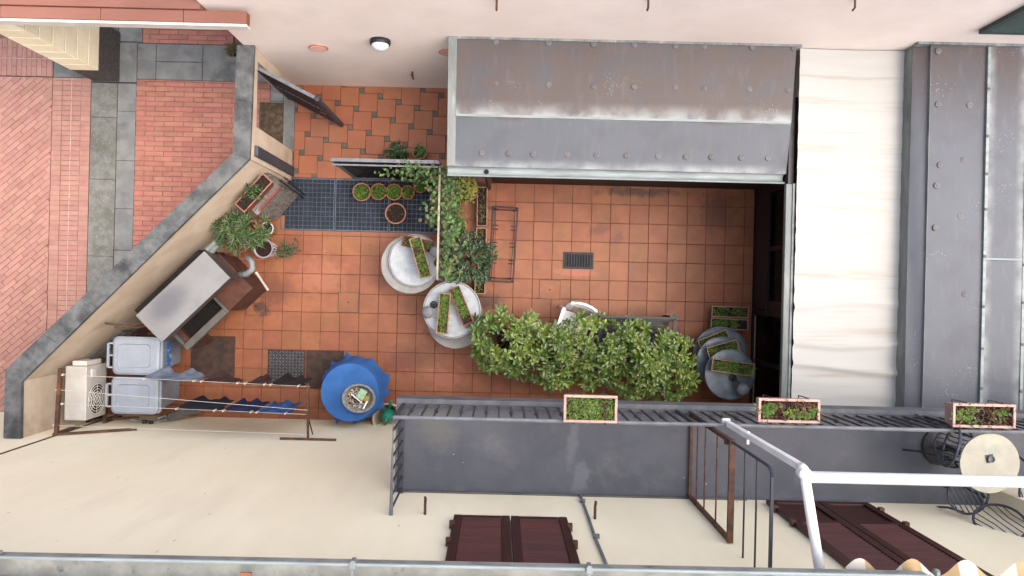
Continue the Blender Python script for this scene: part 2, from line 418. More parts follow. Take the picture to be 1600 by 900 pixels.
mat('grate_pit', lin(58,68,84,.42), lin(44,54,68,.42), rough=.9, scale=6)
mat('casing_white', lin(224,222,216,.6), lin(214,210,204,.58), rough=.5, scale=5, c3=lin(188,180,168,.6), s3=3, lo3=.58, hi3=.85)
mat('vent_dark', lin(224,176,160,.66), rough=.8)
mat('grey_joint', lin(118,120,118,.38), lin(96,98,98,.38), rough=.95, scale=9)
mat('faded_line', lin(232,206,198,.6), lin(206,170,160,.5), rough=.8, scale=14)
mat('terrace_grout', lin(138,84,62,.46), lin(116,70,54,.44), rough=.95, scale=9)
mat('base_brick', lin(128,82,66,.42), lin(104,64,54,.42), rough=.85, scale=8, bump=.3, c3=lin(76,52,46,.45), s3=3)
mat('rail_tan', lin(196,186,160,.55), lin(176,166,140,.5), rough=.7, scale=9)
def glass(name):
    m = bpy.data.materials.new(name); m.use_nodes = True
    b = m.node_tree.nodes['Principled BSDF']
    b.inputs['Base Color'].default_value = (.10,.11,.11,1)
    b.inputs['Roughness'].default_value = .04
    b.inputs['Transmission Weight'].default_value = 1
    b.inputs['IOR'].default_value = 1.15
    MATS[name] = m
glass('pane_glass')

def lead(name, brown, blue, split, soft, lines, ax, speck_band=None):
    """weathered lead sheet: brown patina beyond `split` along y, grey-blue before it, chalky bloom beside each seam line"""
    m = bpy.data.materials.new(name); m.use_nodes = True
    n, l = m.node_tree.nodes, m.node_tree.links
    b = n['Principled BSDF']; b.inputs['Roughness'].default_value = .62; b.inputs['Metallic'].default_value = .15
    g = n.new('ShaderNodeNewGeometry'); sp = n.new('ShaderNodeSeparateXYZ'); l.new(g.outputs['Position'], sp.inputs[0])
    def noise(s, d=6, st=None):
        t = n.new('ShaderNodeTexNoise'); t.inputs['Scale'].default_value = s; t.inputs['Detail'].default_value = d
        if st:
            vm = n.new('ShaderNodeVectorMath'); vm.operation = 'MULTIPLY'; vm.inputs[1].default_value = st
            l.new(g.outputs['Position'], vm.inputs[0]); l.new(vm.outputs[0], t.inputs['Vector'])
        else: l.new(g.outputs['Position'], t.inputs['Vector'])
        return t.outputs['Fac']
    def math_(op, a, bb):
        x = n.new('ShaderNodeMath'); x.operation = op
        for i, s in enumerate((a, bb)):
            if isinstance(s, (int, float)): x.inputs[i].default_value = s
            else: l.new(s, x.inputs[i])
        return x.outputs[0]
    def rng(src, a, bb, t0=0, t1=1):
        r = n.new('ShaderNodeMapRange'); r.interpolation_type = 'SMOOTHSTEP'
        for k, v_ in (('From Min', a), ('From Max', bb), ('To Min', t0), ('To Max', t1)): r.inputs[k].default_value = v_
        l.new(src, r.inputs['Value']); return r.outputs['Result']
    def mix(f, a, bb):
        x = n.new('ShaderNodeMix'); x.data_type = 'RGBA'; l.new(f, x.inputs['Factor'])
        for s_, k_ in ((a, 6), (bb, 7)):
            if isinstance(s_, tuple): x.inputs[k_].default_value = s_
            else: l.new(s_, x.inputs[k_])
        return x.outputs[2]
    wob = math_('MULTIPLY', math_('SUBTRACT', noise(2.2), .5), .35)
    yy = math_('ADD', sp.outputs['Y'], wob)
    col = mix(rng(yy, split - soft, split + soft), blue, brown)
    dk = tuple(c * .78 for c in blue[:3]) + (1,)
    col = mix(rng(noise(2.4, 9), .45, .75, 0, .8), col, dk)
    col = mix(rng(noise(7, 6, (2, .5, 1)), .5, .85, 0, .18), col, lin(170,172,174,.36))
    chalk = lin(196,204,206,.40)
    for pos, w0, w1 in lines:
        c = sp.outputs['X' if ax == 'x' else 'Y']
        d = math_('SUBTRACT', c, pos)
        up = rng(d, 0, w1, 1, 0); dn = rng(d, -w0, 0, 0, 1)
        f = math_('MULTIPLY', up, dn)
        f = math_('MULTIPLY', f, rng(noise(4, 7), .3, .72, .12, .95))
        col = mix(f, col, chalk)
    v = n.new('ShaderNodeTexVoronoi'); v.inputs['Scale'].default_value = 30; l.new(g.outputs['Position'], v.inputs['Vector'])
    f = math_('MULTIPLY', rng(v.outputs['Distance'], .26, .08), rng(noise(2.6, 5), .54, .74))
    if speck_band: f = math_('MULTIPLY', f, math_('ADD', .2, math_('MULTIPLY', rng(yy, speck_band-.5, speck_band), rng(yy, speck_band, speck_band+.5, 1, 0))))
    col = mix(f, col, lin(196,194,194,.42))
    v2 = n.new('ShaderNodeTexVoronoi'); v2.inputs['Scale'].default_value = 5; l.new(g.outputs['Position'], v2.inputs['Vector'])
    col = mix(rng(v2.outputs['Distance'], .05, .025), col, lin(70,66,70,.7))
    l.new(col, b.inputs['Base Color'])
    bp = n.new('ShaderNodeBump'); bp.inputs['Strength'].default_value = .35; bp.inputs['Distance'].default_value = .02
    l.new(noise(3.5, 5), bp.inputs['Height']); l.new(bp.outputs['Normal'], b.inputs['Normal'])
    MATS[name] = m

YW = 3.10        # face of the pink house
YH = -2.125      # face of the cream house

# ------------------------------------------------------------------ ground and street paving
o = MB().box((-60,-60,-.2), (60,60,-.06)).build('ground', 'mortar'); struct(o)
def bed(name, x0, y0, x1, y1, m='mortar'):
    return struct(MB().box((x0,y0,-.058), (x1,y1,-.012)).build(name, m))
def brick_field(name, x0, y0, x1, y1, L, Wd, m, ang=0, jit=.004, off=.5, pale=0):
    b = bed(name, x0, y0, x1, y1)
    ca, sa = math.cos(ang), math.sin(ang)
    cx, cy = (x0+x1)/2, (y0+y1)/2
    full = tilemesh('brick', m, L-.005, Wd-.005)
    rad = math.hypot(x1-x0, y1-y0)/2 + L
    j = -int(rad/Wd) - 1
    while j*Wd < rad:
        i = -int(rad/L) - 2
        sh = (off*L if j % 2 else 0)
        if off not in (0, .5): sh = (j*off*L) % L
        while i*L < rad:
            px, py = i*L + sh, j*Wd
            wx, wy = cx + px*ca - py*sa, cy + px*sa + py*ca
            hl, hw = (L-.005)/2, (Wd-.005)/2
            poly = [(wx+a*ca-c*sa, wy+a*sa+c*ca) for a, c in ((-hl,-hw),(hl,-hw),(hl,hw),(-hl,hw))]
            cl = clip(poly, x0, y0, x1, y1)
            dz = R.uniform(-jit, 0)
            if len(cl) >= 3:
                ar = abs(sum(cl[k][0]*cl[(k+1)%len(cl)][1]-cl[(k+1)%len(cl)][0]*cl[k][1] for k in range(len(cl))))/2
                if ar > .97*4*hl*hw:
                    place('brick', full, b, (wx, wy, dz), ang)
                elif ar > .0012:
                    MB().prism(cl, -.03, dz).build('brick', m, b)
            i += 1
        j += 1
    return b
brick_field('diagonal_brick_paving', -7.95, -2.12, -7.06, 3.12, .30, .078, 'brick_pale', math.radians(41), off=.37)
brick_field('upright_brick_paving', -7.95, 3.135, -7.06, 3.72, .29, .078, 'brick_pale', math.pi/2)
brick_field('brick_border_band', -7.05, -1.1, -6.455, 3.12, .2965, .078, 'brick_pale', 0, off=0)
brick_field('running_brick_paving', -5.738, .35, -3.655, 3.12, .30, .078, 'brick', 0, off=.5)
brick_field('brick_threshold_strip', -5.66, 3.70, -4.25, 4.05, .30, .078, 'brick', 0)

def slab_run(name, rects, m):
    b = bed(name, min(r[0] for r in rects), min(r[1] for r in rects), max(r[2] for r in rects), max(r[3] for r in rects), 'grey_joint')
    for x0, y0, x1, y1 in rects:
        g = .003
        MB().box((x0+g,y0+g,-.05), (x1-g,y1-g,R.uniform(-.005,0))).build('slab', m, b, bevel=.006)
    return b
ys = [3.06, 2.52, 1.55, .35, -.6]
slab_run('pebbled_concrete_path', [(-6.45, ys[i+1], -6.04, ys[i]) for i in range(4)], 'slab_rough')
ys = [3.06, 2.62, 1.85, 1.1, .45, -.4]
slab_run('smooth_slab_path', [(-6.035, ys[i+1], -5.745, ys[i]) for i in range(5)], 'slab')
slab_run('cross_slab_path', [(-7.05,3.13,-6.46,3.72), (-6.455,3.075,-6.04,3.70), (-6.035,3.075,-5.745,3.70), (-5.74,3.13,-5.45,3.69), (-5.445,3.13,-4.72,3.41), (-5.445,3.415,-4.72,3.69), (-4.715,3.13,-4.1,3.69), (-4.095,3.13,-3.66,3.69)], 'slab')
slab_run('side_slab_path', [(-6.04,3.71,-5.67,4.1), (-6.4,3.71,-6.05,4.1)], 'slab')
# thin white painted lines across the street bricks
o = MB().box((-6.756,-1.0,-.004), (-6.748,3.12,.003)).box((-7.95,3.406,-.004), (-7.1,3.414,.003)).build('painted_line', 'faded_line'); struct(o)
slab_run('gate_slab', [(-3.65,2.84,-3.445,3.09),(-3.65,2.0,-3.445,2.835)], 'slab')
# threshold slab and brick edge in the gate opening
struct(MB().box((-3.44,2.05,-.05), (-3.26,3.09,.004)).build('gate_threshold', 'slab', bevel=.006))

# ------------------------------------------------------------------ courtyard floor of square tiles
P = .2995
X0, Y0 = -3.079, .4526
hidden_polys = [[(700,270),(1235,285),(1235,60),(700,60)],
                [(770,540),(800,505),(850,510),(930,520),(1000,520),(1060,535),(1080,560),(1085,600),(1075,625),(900,625),(860,595)],
                [(620,628),(1240,640),(1240,900),(620,900)], [(440,284),(690,284),(690,360),(440,360)],
                [(620,380),(665,380),(665,440),(625,440)], [(685,460),(735,460),(735,515),(685,515)]]
floor_bed = MB().box((-6.2,YH,-.058), (3.96,.829,-.012)).box((-.897,.829,-.058), (3.96,1.64,-.012)).box((-4.6,.829,-.058), (-3.453,1.64,-.012)).build('courtyard_floor', 'grout'); struct(floor_bed)
tm = tilemesh('tile', 'tile', P-.0045, P-.0045)
rest = MB(); cnt = 0
slope = A(390,248,1.8), A(33,597,1.8)
def inside_wall(x, y, m=.0):
    (ax, ay, _), (bx, by, _) = slope
    return (bx-ax)*(y-ay)-(by-ay)*(x-ax) < -m     # street side of the slanting wall
COVERS = [(A(300,525),A(365,590)), (A(420,547),A(475,602)), (A(480,548),A(535,605)), (A(880,394),A(927,421))]
for i in range(-11, 25):
    for j in range(-9, 5):
        x0, y0 = X0+i*P, Y0+j*P
        cx, cy = x0+P/2, y0+P/2
        if cx < -6.15 or cx > 3.99 or cy > 1.68 or cy < YH-.1 or inside_wall(cx, cy, -.6): continue
        if cx < -.9 and y0 > .80 and cx > -3.4: continue
        xa, ya, xb, yb = max(x0+.0035, -6.18), max(y0+.0035, YH+.002), min(x0+P-.0035, 3.955), min(y0+P-.0035, 1.635)
        if cx < -.88 and cx > -3.5: yb = min(yb, .825)
        if xb-xa < .03 or yb-ya < .03: continue
        u = 780 + 100*(cx*CT + cy*ST); v = 450 + 100*(cx*ST - cy*CT)
        hid = any(inpoly(u, v, p) for p in hidden_polys) or inside_wall(cx, cy, -.12)
        dz = R.uniform(-.003, 0)
        if hid:
            rest.box((xa,ya,-.03), (xb,yb,dz)); continue
        cnt += 1
        if xb-xa > P-.01 and yb-ya > P-.01: place('tile', tm, floor_bed, (cx+R.uniform(-.0012,.0012), cy+R.uniform(-.0012,.0012), dz), R.uniform(-.005,.005))
        else: MB().box((xa,ya,-.03), (xb,yb,dz)).build('tile', 'tile', floor_bed)
stuff(rest.build('covered_tiles', 'tile', floor_bed))
print('tiles', cnt)
# floor covers
def cover(name, a, b, m, label, kind='plate'):
    a, b = A(*a), A(*b)
    x0, x1, y0, y1 = min(a.x,b.x), max(a.x,b.x), min(a.y,b.y), max(a.y,b.y)
    t = thing(name, ((x0+x1)/2,(y0+y1)/2,0), label, 'floor cover')
    MB().box((x0,y0,-.02), (x1,y1,.006)).build('plate', m, t, bevel=.003)
    fr = MB()
    for q in (((x0-.014,y0-.014),(x1+.014,y0-.001)), ((x0-.014,y1+.001),(x1+.014,y1+.014)), ((x0-.014,y0),(x0-.001,y1)), ((x1+.001,y0),(x1+.014,y1))):
        fr.box((q[0][0],q[0][1],-.02), (q[1][0],q[1][1],.009))
    fr.build('frame', 'grout', t)
    if kind == 'tread':
        tr = MB()
        n = 11
        for i in range(n):
            for j in range(n):
                cx, cy = x0+(i+.5)*(x1-x0)/n, y0+(j+.5)*(y1-y0)/n
                tr.box((cx-.016,cy-.004,.006), (cx+.016,cy+.004,.010), math.pi/4*(1 if (i+j)%2 else -1))
        stuff(tr.build('tread_pattern', 'rail_grey' if m == 'cast_iron' else m, t))
    return t
cover('steel_plate', (300.5,525.5), (365,590), 'rust_plate', 'rusty brown steel plate in the floor beside the wheelie bins')
cover('manhole_cover', (420.5,547), (475,602), 'cast_iron', 'dark tread patterned metal cover in the floor, left neighbour of a similar one', 'tread')
cover('manhole_cover', (480.5,548), (535,606), 'rust_plate', 'brown metal floor cover partly under the blue covered table', 'tread')
# drain grate
a, b = A(880,393.5), A(927,421)
t = thing('drain_grate', ((a.x+b.x)/2,(a.y+b.y)/2,0), 'slotted rectangular metal drain in the middle of the tiled patio', 'drain')
x0, x1, y0, y1 = a.x, b.x, b.y, a.y
MB().box((x0,y0,-.02),(x1,y1,.001)).build('pit', 'pit', t)
fr = MB()
for q in ((x0,y0,x1,y0+.035),(x0,y1-.035,x1,y1),(x0,y0+.035,x0+.03,y1-.035),(x1-.03,y0+.035,x1,y1-.035)): fr.box((q[0],q[1],-.02),(q[2],q[3],.008))
fr.build('frame', 'cast_iron', t)
bm_ = mesh_of(MB().box((-.009,-(y1-y0)/2+.035,-.004),(.009,(y1-y0)/2-.035,.006)), 'slat', 'cast_iron')
for i in range(10): place('slat', bm_, t, (x0+.05+(x1-x0-.1)*i/9, (y0+y1)/2, 0))
# square inspection covers set flush among the tiles
def insp(u0, v0, u1, v1, label):
    a, b = A(u0,v0), A(u1,v1)
    t = thing('inspection_cover', ((a.x+b.x)/2,(a.y+b.y)/2,0), label, 'floor cover')
    fr = MB(); x0,x1,y0,y1 = a.x,b.x,b.y,a.y
    for q in ((x0,y0,x1,y0+.007),(x0,y1-.007,x1,y1),(x0,y0+.007,x0+.007,y1-.007),(x1-.007,y0+.007,x1,y1-.007)): fr.box((q[0],q[1],-.01),(q[2],q[3],.0035))
    fr.build('edge', 'cast_iron', t)
    MB().box((x0+.008,y0+.008,-.02),(x1-.008,y1-.008,.002)).build('lid', 'tile', t)
    c = ((x0+x1)/2,(y0+y1)/2,0)
    MB().lathe(c, [(.012,0),(.012,.005)], 10).build('lifting_hole', 'pit', t)
insp(528.5, 456, 560, 488.5, 'square tile inspection cover alone in the floor left of the round tables')
insp(843, 437, 875, 468, 'square tile inspection cover in the patio below the slotted drain')
insp(385, 463, 415, 493, 'stained square inspection cover beside the barbecue')

# ------------------------------------------------------------------ terrace of pinwheel tiles
tb = MB().box((-3.26,1.65,-.058), (-.55,YW+.05,-.012)).build('terrace_floor', 'terrace_grout'); struct(tb)
Lb, Sb = .290, .084
big = tilemesh('tile', 'terrace_tile', Lb-.004, Lb-.004); sm = tilemesh('small_tile', 'small_tile', Sb-.004, Sb-.004)
org = A(320+945/4, 60+440/4)          # centre of one small tile
for i in range(-14, 16):
    for j in range(-10, 14):
        sx = org.x + i*Lb + j*Sb; sy = org.y - i*Sb + j*Lb
        bx, by = sx - Sb/2 - Lb/2, sy + Sb/2 - Lb/2
        for (cx, cy, L, me, nm, mm) in ((sx, sy, Sb, sm, 'small_tile', 'small_tile'), (bx, by, Lb, big, 'tile', 'terrace_tile')):
            h = L/2-.003
            poly = [(cx-h,cy-h),(cx+h,cy-h),(cx+h,cy+h),(cx-h,cy+h)]
            cl = clip(poly, -3.255, 1.655, -.58, YW)
            if len(cl) < 3: continue
            ar = abs(sum(cl[k][0]*cl[(k+1)%len(cl)][1]-cl[(k+1)%len(cl)][0]*cl[k][1] for k in range(len(cl))))/2
            if ar > .97*4*h*h: place(nm, me, tb, (cx, cy, R.uniform(-.002,0)))
            elif ar > .0008: MB().prism(cl, -.03, -.001).build(nm, mm, tb)

# ------------------------------------------------------------------ floor grating
gx0, gx1, gy0, gy1 = -3.45, -.90, .832, 1.645
g = thing('floor_grating', ((gx0+gx1)/2,gy0,0), 'dark steel floor grating between the tiled patio and the entrance terrace', 'grating')
MB().box((gx0,gy0,-.055),(gx1,gy1,-.034)).build('pit', 'grate_pit', g)
n = 3
for k in range(n):
    a = gx0+(gx1-gx0)*k/n+.006; b = gx0+(gx1-gx0)*(k+1)/n-.006
    m = MB()
    for q in ((a,gy0,b,gy0+.02),(a,gy1-.02,b,gy1),(a,gy0+.02,a+.014,gy1-.02),(b-.014,gy0+.02,b,gy1-.02)): m.box((q[0],q[1],-.035),(q[2],q[3],.002))
    p = m.build('grating_panel', 'grate_steel', g)
    m = MB(); nx = 12; ny = 11
    for i in range(1, nx): m.box((a+(b-a)*i/nx-.003,gy0+.02,-.03),(a+(b-a)*i/nx+.003,gy1-.02,-.001))
    for j in range(1, ny): m.box((a+.014,gy0+(gy1-gy0)*j/ny-.0035,-.03),(b-.014,gy0+(gy1-gy0)*j/ny+.0035,-.003))
    stuff(m.build('grating_bars', 'grate_steel', p))

# ------------------------------------------------------------------ courtyard wall with coping and gate opening
ZW = 1.8
wt = thing('courtyard_wall', (-4.6,0,0), 'beige rendered courtyard wall with grey stone coping, slanting along the street', 'wall')
O_ = [A(370,66,ZW), A(363.5,240,ZW), A(8,578,ZW), A(5,687,ZW)]
I_ = [A(397,68,ZW), A(390,248,ZW), A(33,597,ZW), A(32,672,ZW)]
O_[0].y = I_[0].y = YW-.004; O_[3].y = I_[3].y = YH+.004
def quad(i): return [O_[i], O_[i+1], I_[i+1], I_[i]]
cp = MB()
def shrink(p, q, d): return p + (q-p).normalized()*d
# wall bodies a little narrower than the coping
def body(i, z0, z1, y0=None, y1=None):
    q = [shrink(O_[i], I_[i], .03), shrink(O_[i+1], I_[i+1], .03), shrink(I_[i+1], O_[i+1], .015), shrink(I_[i], O_[i], .015)]
    if y0 is not None:
        xo = q[0].x; xi = q[3].x
        q = [Vector((xo,y1,0)),Vector((xo,y0,0)),Vector((xi,y0,0)),Vector((xi,y1,0))]
    return [(p.x,p.y) for p in q], z0, z1
wb = MB()
GY0, GY1 = 2.075, 2.945
wb.prism(*body(0, -.05, ZW-.06, GY1, YW-.004))
wb.prism(*body(0, 1.60, ZW-.06, GY0, GY1))
yb = O_[1].y
wb.prism(*body(0, -.05, ZW-.06, I_[1].y-.002, GY0))
wb.prism(*body(1, -.05, ZW-.06))
wb.prism(*body(2, -.05, ZW-.06))
wb.build('wall', 'courtyard_wall', wt)
# coping in lengths of stone
for i, n in ((0, 2), (1, 6), (2, 1)):
    for k in range(n):
        a0, a1 = k/n, (k+1)/n
        o0, o1 = O_[i].lerp(O_[i+1], a0), O_[i].lerp(O_[i+1], a1)
        i0, i1 = I_[i].lerp(I_[i+1], a0), I_[i].lerp(I_[i+1], a1)
        g_ = .0015 if n > 1 else 0
        d = (o1-o0).normalized()*g_
        MB().prism([(p.x,p.y) for p in (o0+d, o1-d, i1-d, i0+d)], ZW-.058, ZW+R.uniform(-.003,.003)).build('coping_stone', 'coping', wt)

# ------------------------------------------------------------------ pink house
ph = thing('pink_house', (1.5,YW,0), 'pale pink rendered house front with a round wall lamp', 'house')
XC = -3.42
MB().box((XC,YW,-.05), (9,YW+4,5.6)).build('wall', 'pink_wall', ph)
def wallz(u, v, y):
    k = ((u-780)*ST - (v-450)*CT)/y
    return CAMZ - FPX/k
def onwall(u, v, y):
    return A(u, v, wallz(u, v, y))
c = onwall(594, 70, YW-.06)
lp = MB().lathe((c.x,YW-.001,c.z), [(.128,0),(.132,.035),(.128,.055),(.112,.06)], 32, axis='y').build('wall_lamp', 'black_iron', ph, smooth=False)
MB().lathe((c.x,YW-.06,c.z), [(.112,0),(.104,.03),(.08,.055),(.045,.072),(.01,.078)], 28, axis='y').build('lamp_dome', 'lamp_glass', lp, smooth=True)
for u, v in ((497.5,74), (700,81)):
    c = onwall(u, v, YW)
    vt = MB().lathe((c.x,YW-.0005,c.z), [(.125,0),(.125,.012),(.108,.016)], 28, axis='y').build('wall_vent', 'vent_clay', ph)
    m = MB()
    for k in range(-3, 4):
        w = math.sqrt(max(0,.105**2-(k*.03)**2))
        m.box((c.x-w,YW-.024,c.z+k*.03-.006),(c.x+w,YW-.017,c.z+k*.03+.006))
    m.build('vent_slats', 'vent_dark', vt)
c = onwall(645, 117, YW-.03)
MB().tube([(c.x,YW,c.z+.06),(c.x,YW-.07,c.z+.05),(c.x+.01,YW-.09,c.z)], .014, 8).lathe((c.x,YW-.05,c.z+.055), [(.025,0),(.025,.02)], 8).build('wall_tap', 'rust_brown', ph)
for u in (1013, 1336, 776):
    c = onwall(u, 6, YW-.05)
    MB().tube([(c.x,YW,c.z),(c.x,YW-.09,c.z),(c.x,YW-.1,c.z-.05)], .012, 6).build('wall_hook', 'rust_brown', ph)
# dark green shutter, lower corner in view
c = onwall(1529, 53, YW-.05)
sh = MB()
sx, sz = c.x, c.z
for q in ((0,0,1.3,.07),(0,.07,.07,1.5),(1.23,.07,1.3,1.5),(.07,.72,1.23,.79)): sh.box((sx+q[0],YW-.052,sz+q[1]),(sx+q[2],YW-.004,sz+q[3]))
so = sh.build('shutter', 'green_shutter', ph)
sm_ = mesh_of(MB().bar((-.58,0,0),(.58,0,0),.008,.05,(0,.6,.8)), 'slat', 'green_shutter')
for k in range(13): place('slat', sm_, so, (sx+.65,YW-.03,sz+.1+k*.047))
# porch roof on the street side, with its terracotta gutter
pr = thing('porch_roof', (-5.5,3.0,3.0), 'terracotta coloured porch roof edge over the street corner column', 'roof')
zg = 3.1
e0, e1 = A(-120,24,zg), A(385,36.5,zg)
yf = (e1.y+e0.y)/2-.0
MB().box((-9,yf-.03,zg-.14),(e1.x-.005,yf-.002,zg-.02)).build('fascia', 'off_white', pr)
m = MB()
ws = [-9, -7.2, -5.68, -4.55, -3.62, e1.x]
for i in range(5): MB().box((ws[i]+.002,yf,zg-.12),(ws[i+1]-.002,yf+.135,zg)).build('gutter_length', 'terracotta_paint', pr, bevel=.01)
MB().grid(lambda a, b: (-9+(XC-.004+9)*a, yf+.14+1.6*b, zg+.02+.28*b), 1, 1).box((-9,yf+.14,zg-.1),(XC-.004,yf+1.74,zg+.005)).build('roof_sheet', 'terracotta_paint', pr)
# corner column with stone courses
cl_ = thing('porch_column', (-6.2,3.4,0), 'square cream stone column on a dark grey plinth under the porch roof', 'column')
MB().box((-6.42,3.075,0),(-6.005,3.85,.58)).build('plinth', 'granite', cl_, bevel=.02)
MB().box((-6.41,3.085,.58),(-6.013,3.84,2.95)).build('core', 'granite', cl_)
z = .583; k = 0
while z < 2.9:
    MB().box((-6.42,3.075,z),(-6.005,3.85,min(z+.258,2.955))).build('stone_course', 'cream_stone', cl_, bevel=.006)
    z += .27
# small dry plant hung on the street side of the corner
t = thing('corner_planter', A(360,74,.9), 'small dark basket of dry plants low on the street side house corner', 'hanging planter')
c = A(360,74,.9)
m = MB()
for a, b in (((-.07,-.07),(.07,-.07)),((.07,-.07),(.07,.07)),((.07,.07),(-.07,.07)),((-.07,.07),(-.07,-.07))):
    for dz in (0,.08): m.tube([(c.x+a[0],c.y+a[1],.72+dz),(c.x+b[0],c.y+b[1],.72+dz)], .006, 5)
for a in ((-.07,-.07),(.07,-.07),(.07,.07),(-.07,.07)): m.tube([(c.x+a[0],c.y+a[1],.7),(c.x+a[0],c.y+a[1],.82)], .006, 5)
m.build('wire_basket', 'black_iron', t)
MB().box((c.x-.06,c.y-.06,.7),(c.x+.06,c.y+.06,.8)).build('soil', 'soil', t)
m = MB()
for k in range(70):
    an = R.uniform(0,6.28); m.leaf((c.x+R.uniform(-.05,.05),c.y+R.uniform(-.05,.05),.8), (math.cos(an),math.sin(an),R.uniform(.2,1.4)), R.uniform(.06,.15), .025)
stuff(m.build('foliage', 'leaf_dry', t))

# ------------------------------------------------------------------ gate, gate post, mesh screen, trellis
hb, he = A(456,155.5), A(536,197)
d = (he-hb).normalized(); L = (he-hb).length
nrm = Vector((d.y,-d.x,0))
gt = thing('iron_gate', hb, 'dark iron gate with slanted slats standing open on the entrance terrace', 'gate')
m = MB()
zb, zt = .06, 1.58
H = lambda s, z: hb + d*s + Vector((0,0,z))
m.bar(H(0,zb),H(0,zt),.05).bar(H(L,zb),H(L,zt),.05)
for z in (zb,zt): m.bar(H(.02,z),H(L-.02,z),.045)
m.build('frame', 'steel_dark', gt)
MB().bar(H(.02,.81),H(L-.02,.81),.03,.09).build('mid_rail', 'rail_grey', gt)
MB().bar(H(.0,zb)-nrm*.0+d*-.035,H(.0,zt)+d*-.035,.02).build('hinge_stile', 'off_white', gt)
sl = MB().bar((0,0,-.33),(0,0,.33),.012,.06,(.8,.6,0))
slm = mesh_of(sl, 'slat', 'black_iron')
an = math.atan2(d.y, d.x)
for z in (.43, 1.19):
    for k in range(13):
        p = H(.06+(L-.12)*k/12, z); place('slat', slm, gt, p, an)
m = MB().bar(H(.02,zt+.03),H(L-.03,zt+.03),.045,.012).build('top_rail', 'rail_grey', gt)
m = MB().tube([H(L-.04,.85),H(L-.04,.85)+nrm*.05,H(L-.13,.85)+nrm*.055], .01, 6).build('handle', 'rust_brown', gt)
MB().bar(H(-.02,.1),H(-.02,zt+.1),.03).tube([H(-.03,zt+.08),H(-.06,zt+.14)],.012,6).build('hinge_post', 'rust_brown', gt)
# fixed folded leaf against the wall south of the gate
pb = A(458,268); 
gp = thing('gate_post', pb, 'narrow dark iron post panel fixed to the wall beside the slatted plant stand', 'gate post')
MB().box((pb.x-.035,pb.y-.07,0),(pb.x+.02,pb.y+.07,1.66)).build('post', 'steel_dark', gp, bevel=.008)
MB().box((pb.x-.06,pb.y-.075,1.60),(pb.x-.036,pb.y+.075,1.68)).box((pb.x-.06,pb.y-.05,.3),(pb.x-.036,pb.y+.05,.38)).build('wall_bracket', 'rust_brown', gp)

sc_ = thing('mesh_screen', (-1.57,1.66,0), 'dark metal mesh screen between the grating and the entrance terrace', 'screen')
xs0, xs1, ysr = -2.28, -.86, 1.665
m = MB()
m.bar((xs0,ysr,1.57),(xs1,ysr,1.57),.045,.03).bar((xs0,ysr,.08),(xs1,ysr,.08),.04,.03)
m.bar((xs0,ysr,0),(xs0,ysr,1.57),.04).bar((xs1,ysr,0),(xs1,ysr,1.57),.04)
m.build('frame', 'rail_grey', sc_)
MB().bar((xs0,ysr-.06,1.54),(xs1,ysr-.06,1.54),.02,.02).build('top_wire', 'rail_grey', sc_)
MB().box((xs0+.03,ysr-.006,.1),(xs1-.03,ysr+.004,1.54)).build('backing_sheet', 'iron', sc_)
m = MB()
for k in range(36):
    a = xs0+.03+k*.039; b = a+.55
    if b < xs1: m.bar((a,ysr-.014,.1),(b,ysr-.014,1.54),.006)
    a2 = xs1-.03-k*.039; b2 = a2-.55
    if b2 > xs0: m.bar((a2,ysr-.022,.1),(b2,ysr-.022,1.54),.006)
stuff(m.build('mesh_wires', 'black_iron', sc_))

XT = -.838
tr = thing('garden_trellis', (XT,.85,0), 'slim trellis with a pale top rail overgrown by climbing plants', 'trellis')
yt0, yt1 = .10, 1.62
MB().bar((XT,yt0,1.5),(XT,yt1,1.5),.026,.03).build('top_rail', 'rail_tan', tr)
for y in (yt0, .6, 1.1, yt1-.03): MB().bar((XT,y,0),(XT,y,1.485),.03).build('post', 'rail_grey', tr)
m = MB()
for k in range(1, 9): m.bar((XT-.012,yt0,k*.17),(XT-.012,yt1,k*.17),.008)
for k in range(1, 14): m.bar((XT,yt0+k*.115,.05),(XT,yt0+k*.115,1.48),.007)
m.build('lattice', 'iron', tr)

# ------------------------------------------------------------------ canopy of weathered lead on the pink house
ysm = A(960,186,2.17).y
lead('lead_canopy', lin(130,116,114,.28), lin(124,131,144,.30), ysm+.02, .03, [(ysm,.03,.22),(ysm+.01,.02,.05),(1.52,.06,.14)], 'y', ysm+.3)
cn = thing('lead_canopy', (1.45,2.3,2.1), 'weathered lead sheet canopy with a row of round patches over the patio', 'canopy')
xa, xb = -.695, 3.61
zA, zB, zC = 2.285, 2.17, 2.06
yB = ysm; yC = 1.535
def sheet(y0, z0, y1, z1, nm, xa=xa, xb=xb):
    m = MB()
    nx, ny = 40, 8
    def f(a, b):
        x = xa+(xb-xa)*a; y = y0+(y1-y0)*b; z = z0+(z1-z0)*b
        return (x, y, z+.004*math.sin(x*2.3+y*3)+.003*math.sin(x*5.7-y*2))
    m.grid(lambda a, b: f(a, 1-b), nx, ny)
    m.box((xa,y1,min(z0,z1)-.06),(xb,y0,min(z0,z1)-.03))
    return m.build(nm, 'lead_canopy', cn, smooth=False)
sheet(YW-.004, zA, yB+.002, zB+.004, 'upper_sheet')
sheet(yB-.002, zB-.006, yC, zC, 'lower_sheet')
MB().box((xa-.006,yC,2.0),(xa+.10,YW-.006,2.02)).add([(xa-.004,YW-.006,zA+.022),(xa+.1,YW-.006,zA+.022),(xa+.1,yC,zC+.024),(xa-.004,yC,zC+.024),
     (xa-.004,YW-.006,zA-.1),(xa+.1,YW-.006,zA-.1),(xa+.1,yC,zC-.06),(xa-.004,yC,zC-.06)], [(3,2,1,0),(0,1,5,4),(1,2,6,5),(2,3,7,6),(3,0,4,7)]).build('edge_flashing', 'zinc_beam', cn)
